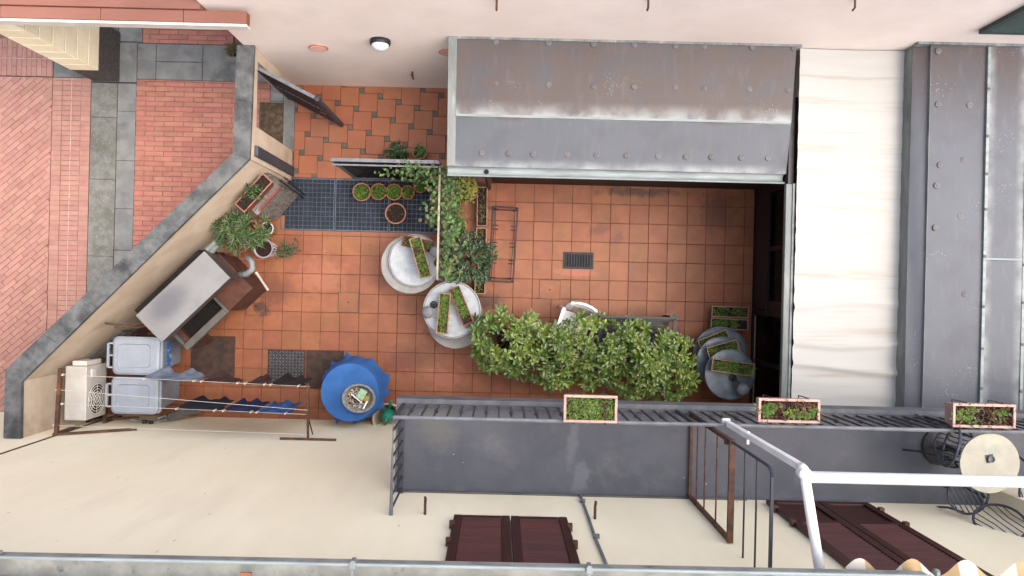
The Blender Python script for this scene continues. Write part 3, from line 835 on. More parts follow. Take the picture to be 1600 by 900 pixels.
MB().box((xa-.01,YW-.03,zA-.005),(xb+.06,YW-.001,zA+.016)).build('wall_flashing', 'zinc_beam', cn)
m = MB().bar((xa+.1,yB,zB+.012),(xb-.03,yB,zB+.012),.03,.016)
m.build('seam_roll', 'gutter_zinc', cn)
def canz(y): return zB+(zA-zB)*(y-yB)/(YW-yB) if y > yB else zC+(zB-zC)*(y-yC)/(yB-yC)
pm = mesh_of(MB().lathe((0,0,0), [(.038,-.01),(.038,.004),(.03,.008),(.009,.009),(.009,.013)], 16), 'solder_patch', 'patch')
for u, v in [(775,130),(857,132),(927,134),(991,135),(1055,137),(1100,137),(1171,139),(1231,140)]:
    p = A(u,v,2.22); place('solder_patch', pm, cn, (p.x,p.y,canz(p.y)+.002))
for u in (775,857,927,991,1055,1100,1175,1240):
    p = A(u,66+(u-775)*.02,2.27); place('solder_patch', pm, cn, (p.x,p.y,canz(p.y)+.003))
for u in (753,795,833,886,932,979,1028,1072,1112,1158,1200):
    p = A(u,239+(u-753)*.018,2.09); place('solder_patch', pm, cn, (p.x,p.y,canz(p.y)+.002))
gp_ = MB()
m = MB()
def gut(m, x0, x1, yc, zc, r, n=10, ang0=math.pi, ang1=2*math.pi, th=.006):
    def f(rr):
        return [(yc+rr*math.cos(ang0+(ang1-ang0)*i/n), zc+rr*math.sin(ang0+(ang1-ang0)*i/n)) for i in range(n+1)]
    A1, B1 = f(r), list(reversed(f(r-th)))
    pr_ = A1+B1; N = len(pr_)
    vs = [(x0,y,z) for y, z in pr_]+[(x1,y,z) for y, z in pr_]
    fs = [(i,(i+1)%N,N+(i+1)%N,N+i) for i in range(N)]
    fs += [tuple(range(N)), tuple(reversed(range(N,2*N)))]
    m.add(vs, fs)
gut(m, xa+.0, xb-.02, yC-.055, zC-.01, .06)
m.tube([(xa,yC-.115,zC-.008),(xb-.02,yC-.115,zC-.008)], .012, 8)
go = m.build('gutter', 'gutter_zinc', cn)
p = A(760,267,2.0)
MB().tube([(p.x,yC-.055,zC-.066),(p.x,yC-.055,zC-.05)], .032, 14).build('gutter_outlet', 'pit', go)
dp = MB().tube([(p.x,yC-.055,1.98),(p.x,yC-.0,1.8),(p.x,yC+.03,0)], .04, 10).build('downpipe', 'rust_brown', cn)

# ------------------------------------------------------------------ wooden glazed veranda round the patio
vd = thing('glazed_veranda', (3.97,0,0), 'dark brown timber and glass veranda wall round the patio', 'veranda')
XV = 3.97; YV = 1.64
m = MB().box((-.12,YV,-.05),(XV,YV+.09,.85)).build('wall_panel', 'dark_wood', vd)
m = MB()
for i in range(7): m.box((-.12+i*.585,YV,.852),(-.12+i*.585+.08,YV+.09,1.95))
m.box((-.12,YV+.003,1.85),(XV,YV+.087,1.95)); m.build('wall_posts', 'dark_wood', vd)
for i in range(6):
    x = -.12+i*.585+.082; MB().box((x,YV+.04,.853),(x+.501,YV+.05,1.848)).build('pane', 'pane_glass', vd)
m = MB().box((XV,-.22,-.05),(XV+.08,YV-.003,.58)).build('side_panel', 'dark_wood', vd)
m = MB()
for y0, y1 in ((1.5,1.637),(.64,.7),(-.24,-.1)): MB().box((XV,y0,.583),(XV+.08,y1,2.0)).build('side_post', 'dark_wood', vd)
for q in ((-.32,-.05,.1,-.243),(-1.95,0,.08,-1.85),(-1.06,0,.06,-1.0)): MB().box((XV,q[0],q[1]),(XV+q[2],q[3],2.0)).build('side_post', 'dark_wood', vd)
for y0, y1, z0 in ((.703,1.497,.583),(-.097,.637,.583),(-.997,-.323,.1),(-1.847,-1.063,.1)):
    MB().box((XV+.03,y0,z0),(XV+.04,y1,2.0)).build('pane', 'pane_glass', vd)
MB().box((XV-.03,-.32,.583),(XV-.004,YV-.003,.615)).build('sill', 'dark_wood', vd)
MB().box((XV-.006,-1.7,.1),(XV+.006,-.33,.115)).build('door_track', 'rail_tan', vd)
MB().box((XV-.02,-1.84,-.05),(XV+.03,-.33,.098)).build('door_threshold', 'dark_wood', vd)
MB().grid(lambda a, b: (XV+.12+.02*math.sin(a*60), -.05+1.5*a, .55+1.5*b), 60, 2).build('reflection_sheet', 'reflection_sheet', vd)  # tan rippled sheet added behind the panes; its colour imitates a reflection
struct(MB().box((XV+.1,-2.1,-.058),(9,YW-.01,-.002)).build('veranda_floor', 'inner_floor'))
struct(MB().box((-.12,YV+.1,-.058),(XV+.09,YW-.01,-.002)).build('veranda_floor', 'inner_floor'))
# zinc beam along the canvas
bm = thing('zinc_beam', (3.63,0,2.1), 'long grey zinc gutter beam between the patio and the white canvas roof', 'beam')
MB().box((3.585,-2.1,2.06),(3.685,1.40,2.13)).build('beam', 'zinc_beam', bm, bevel=.008)
MB().box((3.62,1.40,1.98),(3.685,YW-.006,2.10)).build('beam_tail', 'iron', bm)
MB().box((3.665,-2.1,2.132),(3.69,1.40,2.15)).build('flange', 'gutter_zinc', bm)
# canvas roof
cv = MB()
cxa, cxb = 3.695, 5.01
folds = [(-.9,.05,.035),(-.58,.042,.035),(-.12,.04,.04),(.05,.012,.04),(.55,.018,.06),(.86,.03,.04),(1.0,.008,.05),(1.7,.006,.1),(2.5,.012,.12),(-1.3,.01,.05)]
def cf(a, b):
    x = cxa+(cxb-cxa)*a; y = -2.1+(YW-.01+2.1)*b
    z = 2.17+.02*b-.03*math.sin(math.pi*a)
    for yc, am, w in folds:
        yy = y-yc-.05*math.sin(3*a+yc*5)
        z += am*math.exp(-(yy/w)**2)*(.4+.6*math.cos(a*1.6+yc))
    z += .004*math.sin(y*22+a*3)
    return (x, y, z)
cv.grid(cf, 24, 160)
co = cv.build('canvas_roof', 'canvas', origin=(4.35,.5,2.1), smooth=True)
tag(co, 'off white stretched canvas roof strip between the two grey lead roofs', 'canvas roof')
# right lead roof
rx1, rx2 = 5.86, 6.34
lead('lead_roof', lin(126,112,113,.28), lin(124,131,145,.30), 2.5, .6, [(rx1,.03,.14),(rx2,.14,.05),(rx2+.4,.1,.03)], 'x')
rf = thing('lead_roof', (6,.5,2.4), 'broad grey lead roof with raised seams beside the white canvas', 'roof')
def rs(x0, x1, z0, z1, nm):
    MB().grid(lambda a, b: (x0+(x1-x0)*a, -2.1+(YW-.006+2.1)*b, z0+(z1-z0)*a+.004*math.sin(b*9+a*4)), 10, 30).box((x0,-2.1,2.05),(x1,YW-.006,2.08)).build(nm, 'lead_roof', rf, smooth=False)
rs(5.0, 5.17, 2.36, 2.42, 'edge_sheet'); rs(5.172, rx1-.01, 2.44, 2.46, 'roof_sheet'); rs(rx1+.01, rx2-.01, 2.46, 2.48, 'roof_sheet'); rs(rx2+.01, 9, 2.48, 2.6, 'roof_sheet')
MB().box((5.0,-2.1,2.1),(5.012,YW-.006,2.355)).box((5.17,-2.1,2.3),(5.175,YW-.006,2.455)).build('edge_upstand', 'zinc_beam', rf)
MB().box((4.99,YW-.03,2.4),(9,YW-.001,2.5)).build('wall_flashing', 'zinc_beam', rf)
for x in (rx1, rx2): MB().bar((x,-2.1,2.475),(x,YW-.04,2.475),.035,.03).build('raised_seam', 'gutter_zinc', rf)
ym = A(1565,405,2.48).y
MB().box((rx1+.02,ym-.012,2.47),(rx2-.02,ym+.012,2.487)).build('cross_seam', 'gutter_zinc', rf)
rv = mesh_of(MB().lathe((0,0,0), [(.02,-.01),(.02,.005),(.008,.008)], 10), 'solder_patch', 'patch')
for y in (-1.1,-.6,-.1,.45,1.0,1.5,2.0,2.5):
    for x in (rx1,rx2): place('solder_patch', rv, rf, (x+R.uniform(-.004,.004),y+R.uniform(-.1,.1),2.49))
for u, v in [(1466,80),(1466,163),(1515,164),(1464,290),(1469,258),(1505,250),(1462,356),(1500,338),(1507,460)]:
    p = A(u,v,2.45); place('solder_patch', pm, rf, (p.x,p.y,2.452))

# ------------------------------------------------------------------ cream house with balcony
hs = thing('cream_house', (0,YH,0), 'cream rendered house with a dark balcony and brown shutters', 'house')
MB().box((-12,YH-4,-.05),(9,YH,6.95)).build('wall', 'cream_wall', hs)
MB().box((5.05,YH+.001,3.735),(9,-1.905,7.0)).build('wall_pilaster', 'cream_wall', hs)
MB().box((-5.905,YH,0),(-5.885,YH+.012,7)).build('joint_strip', 'rust_brown', hs)
ZB = 3.73
xb0 = -1.0
bl = MB().box((xb0,YH+.002,ZB-.18),(9,-1.25,ZB)).build('balcony', 'balcony_floor', hs)
MB().box((xb0-.03,-1.248,ZB-.2),(9,-1.16,ZB+.03)).build('front_lip', 'balcony_lip', bl, bevel=.006)
MB().box((xb0-.03,YH+.002,ZB-.2),(xb0-.002,-1.25,ZB+.03)).build('side_lip', 'balcony_lip', bl)
MB().box((xb0+.002,YH+.002,ZB+.001),(2.6,YH+.02,ZB+.035)).build('skirting', 'concrete', bl)
# railing
ZR = ZB+.76; yr = -1.218; xr = -.95
MB().tube([(xr,YH+.004,ZR),(xr,yr,ZR),(9,yr,ZR)], .019, 8).build('handrail', 'rail_grey', bl)
MB().bar((xr,yr,ZB+.07),(9,yr,ZB+.07),.03,.014).bar((xr,YH+.004,ZB+.07),(xr,yr-.02,ZB+.07),.03,.014).build('bottom_rail', 'baluster_grey', bl)
b1 = mesh_of(MB().bar((0,0,.035),(0,0,.75),.016), 'baluster', 'baluster_grey')
b2 = mesh_of(MB().bar((0,0,.035),(0,0,.75),.014).lathe((0,0,.36), [(.008,0),(.022,.025),(.022,.05),(.008,.075)], 8), 'baluster', 'baluster_grey')
k = 0; x = xr+.122
while x < 7.2:
    place('baluster', b1 if k % 2 else b2, bl, (x,yr,ZB)); x += .122; k += 1
y = yr-.122
while y > YH+.05:
    place('baluster', b1, bl, (xr,y,ZB)); y -= .122
for x in (xr, 1.85, 4.4):
    MB().bar((x,yr,ZB+.03),(x,yr,ZR),.03).build('rail_post', 'baluster_grey', bl)
# balcony divider: rusty lower frame, grey rods above
dv = MB()
XD = 2.01
fy0, fy1 = YH+.01, -1.26
dv.bar((XD,fy0+.02,ZB+.002),(XD,fy0+.02,5.02),.035).bar((XD,fy1,ZB+.002),(XD,fy1,5.02),.035).bar((XD,fy0,5.02),(XD,fy1+.02,5.02),.05,.03).bar((XD,fy0,ZB+.03),(XD,fy1,ZB+.03),.03,.03)
do = dv.build('balcony_divider', 'rust_brown', hs)
for z in (4.0,4.26,4.62): MB().tube([(XD,fy0,z),(XD,fy1,z)], .008, 6).build('divider_bar', 'rust_brown', do)
for z in (5.34,5.6): MB().tube([(XD,YH+.004,z),(XD,fy1,z)], .008, 6).build('divider_bar', 'iron', do)
MB().tube([(XD,fy1,5.02),(XD,fy1,5.84),(XD,fy1-.02,5.88),(XD,fy1-.06,5.9)], .013, 6).bar((XD,fy1-.06,5.9),(XD,YH+.004,5.9),.022,.022).build('divider_rod', 'steel_dark', do)
MB().box((XD-.03,fy1-.04,4.9),(XD-.01,fy1+.0,4.96)).build('divider_clip', 'rust_brown', do)
# shutters
def shutter_pair(xl, xr_, zb, zt, split):
    w = (xr_-xl)/2
    for s in range(2):
        a = xl+s*w+(.004 if s else 0); b = a+w-.006
        y0, y1 = YH+.012, YH+.052
        m = MB()
        m.box((a,y0,zb),(a+.075,y1,zt)).box((b-.075,y0,zb),(b,y1,zt)).box((a+.076,y0+.002,zb),(b-.076,y1-.002,zb+.08)).box((a+.076,y0+.002,zt-.08),(b-.076,y1-.002,zt))
        z1 = zb+.08
        if split:
            m.box((a+.076,y0+.002,split-.04),(b-.076,y1-.002,split+.04)).box((a+.076,y0+.006,zb+.081),(b-.076,y1-.02,split-.041)); z1 = split+.04
        so = m.build('shutter', 'shutter_frame', hs, bevel=.004)
        n = int((zt-.08-z1)/.047)
        sm = mesh_of(MB().bar((-(b-a-.156)/2,0,0),((b-a-.156)/2,0,0),.046,.007,(0,.75,.66)), 'slat', 'shutter')
        for k in range(n): place('slat', sm, so, ((a+b)/2,(y0+y1)/2-.002,z1+.026+k*.047))
        MB().box((a+.07,y0-.008,zb+.05),(b-.07,y0+.004,zt-.05)).build('shutter_back', 'soot_and_shade', so)
        for z in (zb+.22, zb+.22+.42):
            xx = a-.012 if s == 0 else b-.004
            MB().box((xx-.014,y0,z),(xx+.03,y1+.02,z+.05)).build('hinge', 'rust_brown', so)
shutter_pair(-.362, .668, 4.575, 6.2, None)
shutter_pair(2.745, 3.775, 3.885, 6.4, 4.53)
for u, v in ((664,804),(929.5,811)):
    c = onwall(u, v, YH)
    MB().tube([(c.x,YH,c.z),(c.x,YH+.12,c.z),(c.x+.003,YH+.15,c.z+.012),(c.x,YH+.17,c.z+.03)], .013, 6).build('shutter_catch', 'rust_brown', hs)
# conduit
m = MB().tube([(.885,YH+.016,ZB+.03),(.88,YH+.016,4.4),(.87,YH+.016,5.0),(.885,YH+.016,6.2)], .014, 8)
cd = m.build('conduit', 'zinc_beam', hs)
for z in (3.95,4.95): MB().box((.855,YH+.0,z),(.91,YH+.036,z+.03)).build('conduit_clip', 'zinc_beam', cd)
# eaves gutter and roof edge
m = MB()
vs = []
def gz(x): return 6.84-.014*(x+3)/1.0*.6
gx = (-12, 2.62)
ygu = -1.66
for x in gx:
    z = gz(x)
    prof = [(ygu,z+.0),(ygu-.004,z-.09),(ygu-.15,z-.09),(ygu-.154,z+.06),(ygu-.148,z+.06),(ygu-.144,z-.082),(ygu-.01,z-.082),(ygu-.007,z)]
    vs += [(x,y,zz) for y, zz in prof]
N = 8
m.add(vs, [(i,(i+1)%N,N+(i+1)%N,N+i) for i in range(N)]+[tuple(range(N)),tuple(reversed(range(N,2*N)))])
gto = m.build('eaves_gutter', 'gutter_inside', hs)
MB().tube([(x,ygu,gz(x)+.004) for x in gx], .011, 8).build('gutter_bead', 'gutter_zinc', gto)
for u in (10, 563, 931):
    x = (u-780)/263.
    z = gz(x)
    MB().box((x-.018,ygu-.02,z+.012),(x+.018,ygu+.022,z+.03)).box((x-.012,ygu+.013,z-.03),(x+.012,ygu+.03,z+.028)).box((x-.008,ygu-.15,z+.03),(x+.008,ygu-.02,z+.036)).build('gutter_bracket', 'zinc_beam', gto)
m = MB().box((-12,-2.5,6.6),(9,-1.83,6.72))
for row in range(9):                       # overlapping courses of barrel tiles
    y0 = -1.78-row*.34
    m.grid(lambda a, b: (-12+21*a, y0-.38*b, 6.95+row*.135+.15*b-.03*b+.035*abs(math.sin(a*21/.2*math.pi))), 630, 1)
m.build('roof', 'roof_tile', hs)
MB().bar((-1.49,-1.73,6.84),(-1.42,-1.73,6.84),.03,.012).build('tile_chip', 'roof_tile', gto)

# striped awning
aw = thing('striped_awning', (4,-1.9,6.6), 'orange and white striped awning with a scalloped edge under the eaves', 'awning')
za = 6.62
k_ = FPX/(CAMZ-za)
xa0 = (1288-780)/k_+.05
wst = .118
ye = A(1450,893,za).y
nst = 17
for i in range(nst):
    a = xa0+i*wst; b = a+wst
    def f(p, q, a=a, b=b):
        x = a+(b-a)*p
        s = .5+.5*math.cos((x-xa0)/.334*2*math.pi+2.4)
        edge = ye-.03+.105*s if i > 0 else ye-.03
        y0 = -2.1
        return (x, y0+(edge-y0)*q, za+.18*(1-q)+.01*math.sin(q*6+x*4))
    MB().grid(f, 6, 6).build('stripe', 'stripe_orange' if i % 2 == 0 else 'stripe_white', aw, smooth=True)
MB().tube([(xa0,-2.05,za+.24),(xa0+nst*wst,-2.05,za+.24)], .04, 10).build('roller', 'white_paint', aw)
MB().lathe((A(1465,896,za+.1).x,A(1465,896,za+.1).y,za+.07), [(.02,0),(.024,.02),(.012,.04)], 10).build('fixing', 'zinc_beam', aw)
# white awning frame
af = thing('awning_frame', (2.15,-1.2,ZB+.5), 'white tubular awning frame rising from the balcony railing', 'awning frame')
zp = 6.1
MB().bar((2.15,-1.205,ZB+.7),(2.15,-1.205,zp-.03),.05).build('post', 'white_paint', af, bevel=.006)
MB().box((2.115,-1.24,ZB+.66),(2.185,-1.17,ZB+.70)).build('post_foot', 'white_paint', af)
MB().tube([(2.15,-1.205,zp-.05),(2.152,-1.212,zp-.01),(2.152,-1.24,zp+.02),(2.153,-1.3,zp+.03),(2.155,-2.1,zp+.4)], .034, 12).build('side_arm', 'white_paint', af, smooth=True)
MB().tube([(2.18,-1.26,zp+.01),(7.5,-1.26,zp+.01)], .041, 14).build('front_bar', 'white_paint', af, smooth=True)
MB().lathe((2.152,-1.24,zp-.05), [(.04,0),(.045,.04),(.045,.08),(.03,.1)], 14).build('corner_joint', 'white_plastic', af)
MB().tube([(2.15,-1.17,5.0),(2.15,-1.28,5.0)], .012, 6).build('post_bolt', 'white_paint', af)

# ------------------------------------------------------------------ plants helpers
def blades(m, n, x0, x1, y0, y1, z, L=(.05,.12), w=.008, lean=.9):
    for _ in range(n):
        an = R.uniform(0, 6.28)
        m.blade((R.uniform(x0,x1),R.uniform(y0,y1),z), (math.cos(an)*lean*R.random(),math.sin(an)*lean*R.random(),1), R.uniform(*L), w)
def planter(p, q, wpx, zt, h, label, rim='planter_tan', body='planter_red', plant='grass', n=420, fill=(0,1), group=None, cat='planter', L=(.04,.10), soil_gap=(), rimw=.012):
    P_, Q_ = A(*p, zt), A(*q, zt)
    c = (P_+Q_)/2; d = Q_-P_; L_ = d.length; rz = math.atan2(d.y, d.x); w = wpx/(FPX/(CAMZ-zt))
    if cat == 'planter': t = thing('planter_box', (c.x,c.y,zt-h), label, cat, group, rz)
    Mx = ROOT[t.name]
    def B(): return MB()
    def done(m, *a, **k):
        m.v = [Mx @ v for v in m.v]; return m.build(*a, **k)
    a, b = L_/2, w/2
    m = MB(); tp = .86
    vs = [(-a*tp,-b*tp,0),(a*tp,-b*tp,0),(a*tp,b*tp,0),(-a*tp,b*tp,0),(-a,-b,h-.02),(a,-b,h-.02),(a,b,h-.02),(-a,b,h-.02),
          (-a+.008,-b+.008,h-.02),(a-.008,-b+.008,h-.02),(a-.008,b-.008,h-.02),(-a+.008,b-.008,h-.02),(-a*tp,-b*tp,.03),(a*tp,-b*tp,.03),(a*tp,b*tp,.03),(-a*tp,b*tp,.03)]
    m.add(vs, [(3,2,1,0),(0,1,5,4),(1,2,6,5),(2,3,7,6),(3,0,4,7),(4,5,9,8),(5,6,10,9),(6,7,11,10),(7,4,8,11),(8,9,13,12),(9,10,14,13),(10,11,15,14),(11,8,12,15)])
    done(m, 'box', body, t)
    m = MB(); e = .005
    for q_ in ((-a-e,-b-e,a+e,-b+rimw),(-a-e,b-rimw,a+e,b+e),(-a-e,-b+rimw,-a+rimw,b-rimw),(a-rimw,-b+rimw,a+e,b-rimw)): m.box((q_[0],q_[1],h-.019),(q_[2],q_[3],h))
    done(m, 'rim', rim, t, bevel=.004)
    done(MB().box((-a+.014,-b+.014,h-.06),(a-.014,b-.014,h-.035)), 'soil', 'soil', t)
    if not soil_gap and n >= 200:
        g0 = R.uniform(.1,.8); soil_gap = ((g0, g0+R.uniform(.04,.16)),)
    m = MB(); x0 = -a+.02+fill[0]*(2*a-.04); x1 = -a+.02+fill[1]*(2*a-.04)
    for _ in range(n):
        x = R.uniform(x0, x1)
        if any(g0 < (x+a)/(2*a) < g1 for g0, g1 in soil_gap) and R.random() < .85: continue
        an = R.uniform(0, 6.28)
        m.blade((x,R.uniform(-b+.02,b-.02),h-.045), (math.cos(an)*.9*R.random(),math.sin(an)*.9*R.random(),.8), R.uniform(*L), .011)
    stuff(done(m, 'grass', plant, t))
    if n >= 200:
        m = MB()
        for _ in range(n//7):
            an = R.uniform(0, 6.28)
            m.blade((R.uniform(-a+.03,a-.03),R.uniform(-b+.02,b-.02),h-.045), (math.cos(an)*R.random(),math.sin(an)*R.random(),.7), R.uniform(*L)*1.15, .011)
        stuff(done(m, 'dry_grass', 'leaf_dry' if R.random() < .6 else 'stem_red', t))
    return t, done, (a, b, h)
def pot(u, v, zt, rpx, label, h=.22, rim='pot_rim', body='terracotta', plant=None, n=160, PL=(.06,.14), lw=.03, name='potted_plant', style='leaf', group=None, spread=1.0, taper=.72, lift=0, soil='soil'):
    c = A(u, v, zt); r = rpx/(FPX/(CAMZ-zt))
    t = thing(name, (c.x,c.y,zt-h), label, 'potted plant', group)
    z0 = zt-h
    MB().lathe((c.x,c.y,z0), [(r*taper,0),(r*.93,h-.05),(r*.93,h-.045),(r,h-.04),(r,h),(r*.88,h),(r*.86,h-.04),(r*taper*.9,.03)], 28).build('pot', body, t, smooth=False)
    if rim: MB().lathe((c.x,c.y,z0), [(r*1.005,h-.03),(r*1.015,h-.01),(r*1.0,h+.004),(r*.9,h+.004),(r*.875,h-.02)], 28, caps=(0,0)).build('rim', rim, t)
    MB().lathe((c.x,c.y,z0), [(r*.85,h-.06),(r*.86,h-.035)], 24).build('soil', soil, t)
    if plant:
        m = MB()
        for _ in range(n):
            an = R.uniform(0,6.28); rr = r*.8*math.sqrt(R.random())
            p = (c.x+rr*math.cos(an)*spread,c.y+rr*math.sin(an)*spread,zt-.03+lift*R.random()*(1.2-rr/r))
            a2 = R.uniform(0,6.28)
            if style == 'leaf': m.leaf(p, (math.cos(a2),math.sin(a2),R.uniform(.1,1.2)), R.uniform(*PL), lw)
            else: m.blade(p, (math.cos(a2)*.8*R.random(),math.sin(a2)*.8*R.random(),1), R.uniform(*PL), .01)
        stuff(m.build('foliage', plant, t))
    return t
def rosette(m, p, axis, n, L, w, open_=.9, broad=False):
    axis = Vector(axis).normalized(); a = axis.orthogonal().normalized(); b = axis.cross(a)
    ph = R.uniform(0, 6.28)
    for k in range(n):
        t = ph+k*2.399
        o_ = open_*(.45+.6*k/n)
        d = axis*(1.1-o_*.9)+(a*math.cos(t)+b*math.sin(t))*o_
        (m.broad_leaf if broad else m.leaf)(p, d, L*R.uniform(.8,1.15)*(.7+.4*k/n), w, axis, .12)

# ------------------------------------------------------------------ round tables, their planters and grey balls
def round_table(uc, vc, zt, rpx, label, top='marble', rim='marble_rim', lower=None, group=None, cup=.0):
    c = A(uc, vc, zt); r = rpx/(FPX/(CAMZ-zt))
    t = thing('round_table', (c.x,c.y,0), label, 'round table', group)
    MB().lathe((c.x,c.y,zt), [(r*.9,-.05),(r*.985,-.045),(r,-.03),(r,-.008),(r*.985,0),(r*.955,.0),(r*.94,-.012)], 56, caps=(1,0)).build('rim', rim, t)
    MB().lathe((c.x,c.y,zt), [(r*.935,-.04),(r*.935,-.012),(r*.5,-.016),(r*.02,-.018)], 48).build('tabletop', top, t)
    if lower:
        c2 = A(lower[0], lower[1], lower[2]); r2 = lower[3]/(FPX/(CAMZ-lower[2]))
        MB().lathe((c2.x,c2.y,lower[2]), [(r2*.9,-.06),(r2,-.05),(r2,-.01),(r2*.98,0),(r2*.02,.004)], 56).build('lower_tier', rim, t)
    MB().lathe((c.x,c.y,0), [(.2,0),(.2,.03),(.06,.06),(.045,zt*.5),(.07,zt-.08),(.2,zt-.05)], 20).build('pedestal', rim, t, smooth=False)
    return t
def ball(u, v, z, rpx, foot, label):
    c = A(u, v, z); r = rpx/(FPX/(CAMZ-z)); f = A(*foot)
    t = thing('grey_ball', (f.x,f.y,f.z), label, 'ball ornament', 'grey balls on bent stems')
    prof = [(r*math.sin(math.pi*i/14)+.0005, -r*math.cos(math.pi*i/14)) for i in range(15)]
    MB().lathe(c, prof, 24).build('ball', 'ball_grey', t, smooth=True)
    MB().lathe(f, [(.055,0),(.055,.012),(.03,.02)], 16).tube([f+Vector((0,0,.01)), f+(c-f)*.2+Vector((0,0,.08)), c], .018, 8).build('stem', 'iron', t)
round_table(648, 407, .74, 41.5, 'white round table by the trellis, two grass planters and a grey ball on it', lower=(641,413,.66,46))
round_table(706, 484, .76, 45.5, 'white round table nearest the big shrubs, two slanting planters on it', lower=(712,500,.45,45))
planter((629,375),(678,387), 17, .88, .13, 'dark grassy planter lying crosswise under another on the table by the trellis', rim='planter_red', plant='grass_olive', n=260)
planter((648,371.5),(665.5,433), 18, 1.03, .14, 'tan rimmed grass planter on top at the table by the trellis', plant='grass', n=520)
planter((695.7,458.5),(690,521), 17.5, .92, .15, 'upright grass planter beside the grey ball on the table near the shrubs', plant='grass', n=480)
planter((709,450),(732,506), 17, .91, .14, 'slanting dark red planter, half grassy, on the table near the shrubs', rim='planter_red', plant='grass', n=380, fill=(0,.8))
ball(681, 393, 1.0, 9.8, (684,411,.735), 'grey ball on a bent stem beside the trellis, on the table there')
ball(668.5, 488, .95, 9.5, (678,476,.755), 'grey ball at the left edge of the table near the shrubs')
round_table(1126, 553, .45, 43, 'lowest of three overlapping grey metal round tables by the veranda', 'zinc_table', 'zinc_table', group='overlapping grey tables by the veranda')
round_table(1128, 566, .72, 40, 'middle of three overlapping grey metal round tables by the veranda', 'zinc_table', 'zinc_table', group='overlapping grey tables by the veranda')
round_table(1141, 585, .98, 39.5, 'topmost of three overlapping grey metal round tables, a grey ball on it', 'zinc_table', 'zinc_table', group='overlapping grey tables by the veranda')
planter((1094,541),(1138,523), 18, .58, .12, 'half hidden planter on the lowest of the overlapping grey tables', plant='grass', n=200)
planter((1107,553),(1154,540), 20, .86, .13, 'grass planter on the middle of the overlapping grey tables', plant='grass', n=330)
planter((1113,569.5),(1178,579), 19.5, 1.13, .14, 'bright grass planter on the topmost grey table beside its ball', plant='grass_bright', n=620)
ball(1161.5, 608, 1.2, 9.5, (1144.5,590,.975), 'grey ball at the lower edge of the topmost grey table')
planter((1112.5,486.5),(1170,488.5), 16.5, .30, .18, 'dark shaded planter on the floor by the veranda door, farther from the grey tables', plant='grass', n=230, body='planter_red')
planter((1111,505),(1169.5,508), 16.5, .30, .18, 'planter on the floor touching the overlapping grey tables', plant='grass', n=300, fill=(0,.75))

# trough row beside the trellis plants
G = 'troughs in a row behind the trellis'
planter((753.5,292),(753,353), 16, .22, .2, 'straggly soil trough nearest the canopy gutter, in the row by the wire rack', rim='planter_tan', body='terracotta', plant='leaf_dry', n=110, group=G, L=(.05,.14))
planter((752.5,356),(751.5,405), 16, .22, .2, 'middle soil trough of the row by the wire rack, partly under the dark bush', rim='planter_tan', body='terracotta', plant='grass_olive', n=60, group=G)
planter((750.5,408),(749.5,459), 16, .22, .2, 'soil trough of the row by the wire rack, nearest the round table', rim='planter_tan', body='terracotta', plant='grass_olive', n=90, group=G)

# balcony planters on the railing
def rail_planter(u0, u1, v0, v1, label, plant, n, **k):
    zt = 4.56
    t, done, (a, b, h) = planter((u0,(v0+v1)/2-.012*(u1-u0)),(u1,(v0+v1)/2+.012*(u1-u0)), v1-v0, zt, .19, label, rim='planter_pink', body='planter_pink', plant=plant, n=n, rimw=.02, **k)
    for x in (-a*.6, a*.6): m = MB().tube([(x,-b-.02,h+.006),(x,-b-.02,.0),(x,b+.01,-.012),(x,b+.012,h+.006)], .006, 5); done(m, 'hanger', 'iron', t)
    return t, done, (a, b, h)
rail_planter(881.5, 964, 618.5, 660, 'pink planter full of green grass on the balcony railing', 'grass_bright', 1000, L=(.03,.075), soil_gap=((.74,.84),))
for (u0, u1, v0, v1, lab, nn) in ((1186, 1281, 624, 660, 'pink planter of reddish and green seedlings on the railing beside the white frame post', 250), (1490, 1587, 632, 668, 'pink planter of mixed seedlings on the railing over the bistro table', 170)):
    t, done, (a, b, h) = rail_planter(u0, u1, v0, v1, lab, 'stem_red', 260, L=(.05,.11))
    m = MB()
    for k in range(7):
        cx, cy = R.uniform(-a*.85,a*.85), R.uniform(-b*.6,b*.6)
        for _ in range(nn//7):
            an = R.uniform(0,6.28)
            m.leaf((cx+R.gauss(0,.03),cy+R.gauss(0,.02),h-.02), (math.cos(an),math.sin(an),R.uniform(.2,1)), R.uniform(.03,.06), .022)
    stuff(done(m, 'seedlings', 'grass_bright', t))

# ------------------------------------------------------------------ pots on the grating and round the trellis
PG = 'small pots in a row on the grating'
pot(565, 300, .25, 14.2, 'terracotta pot of bright green moss at the free end of the row on the grating', h=.22, plant='grass_bright', n=420, PL=(.03,.07), style='blade', group=PG)
pot(591.5, 299.5, .25, 13, 'second green pot of the row on the grating, overgrown to its rim', h=.22, rim='terracotta', plant='grass_bright', n=420, PL=(.03,.08), style='blade', group=PG, spread=1.12)
pot(615.5, 300, .25, 13, 'middle green pot of the row on the grating, above the pot of bare soil', h=.22, rim='terracotta', plant='grass_bright', n=420, PL=(.03,.08), style='blade', group=PG)
pot(637, 300.5, .22, 11, 'small dark green pot, fourth of the row on the grating', h=.19, rim='terracotta', plant='grass', n=300, PL=(.03,.07), style='blade', group=PG)
pot(657, 290, .25, 11, 'small green pot at the end of the row close under the mesh screen', h=.2, rim='terracotta', plant='grass_bright', n=320, PL=(.03,.08), style='blade', group=PG)
pot(618, 333.5, .28, 16.5, 'large terracotta pot of bare dark soil on the grating', h=.27, rim='pot_rim', plant='leaf_dark', n=14, PL=(.03,.05), lw=.02)
pot(656, 237.5, .3, 11.5, 'single terracotta pot with a small plant behind the mesh screen', h=.22, plant='leaf_ivy', n=60, PL=(.05,.09), lw=.03)
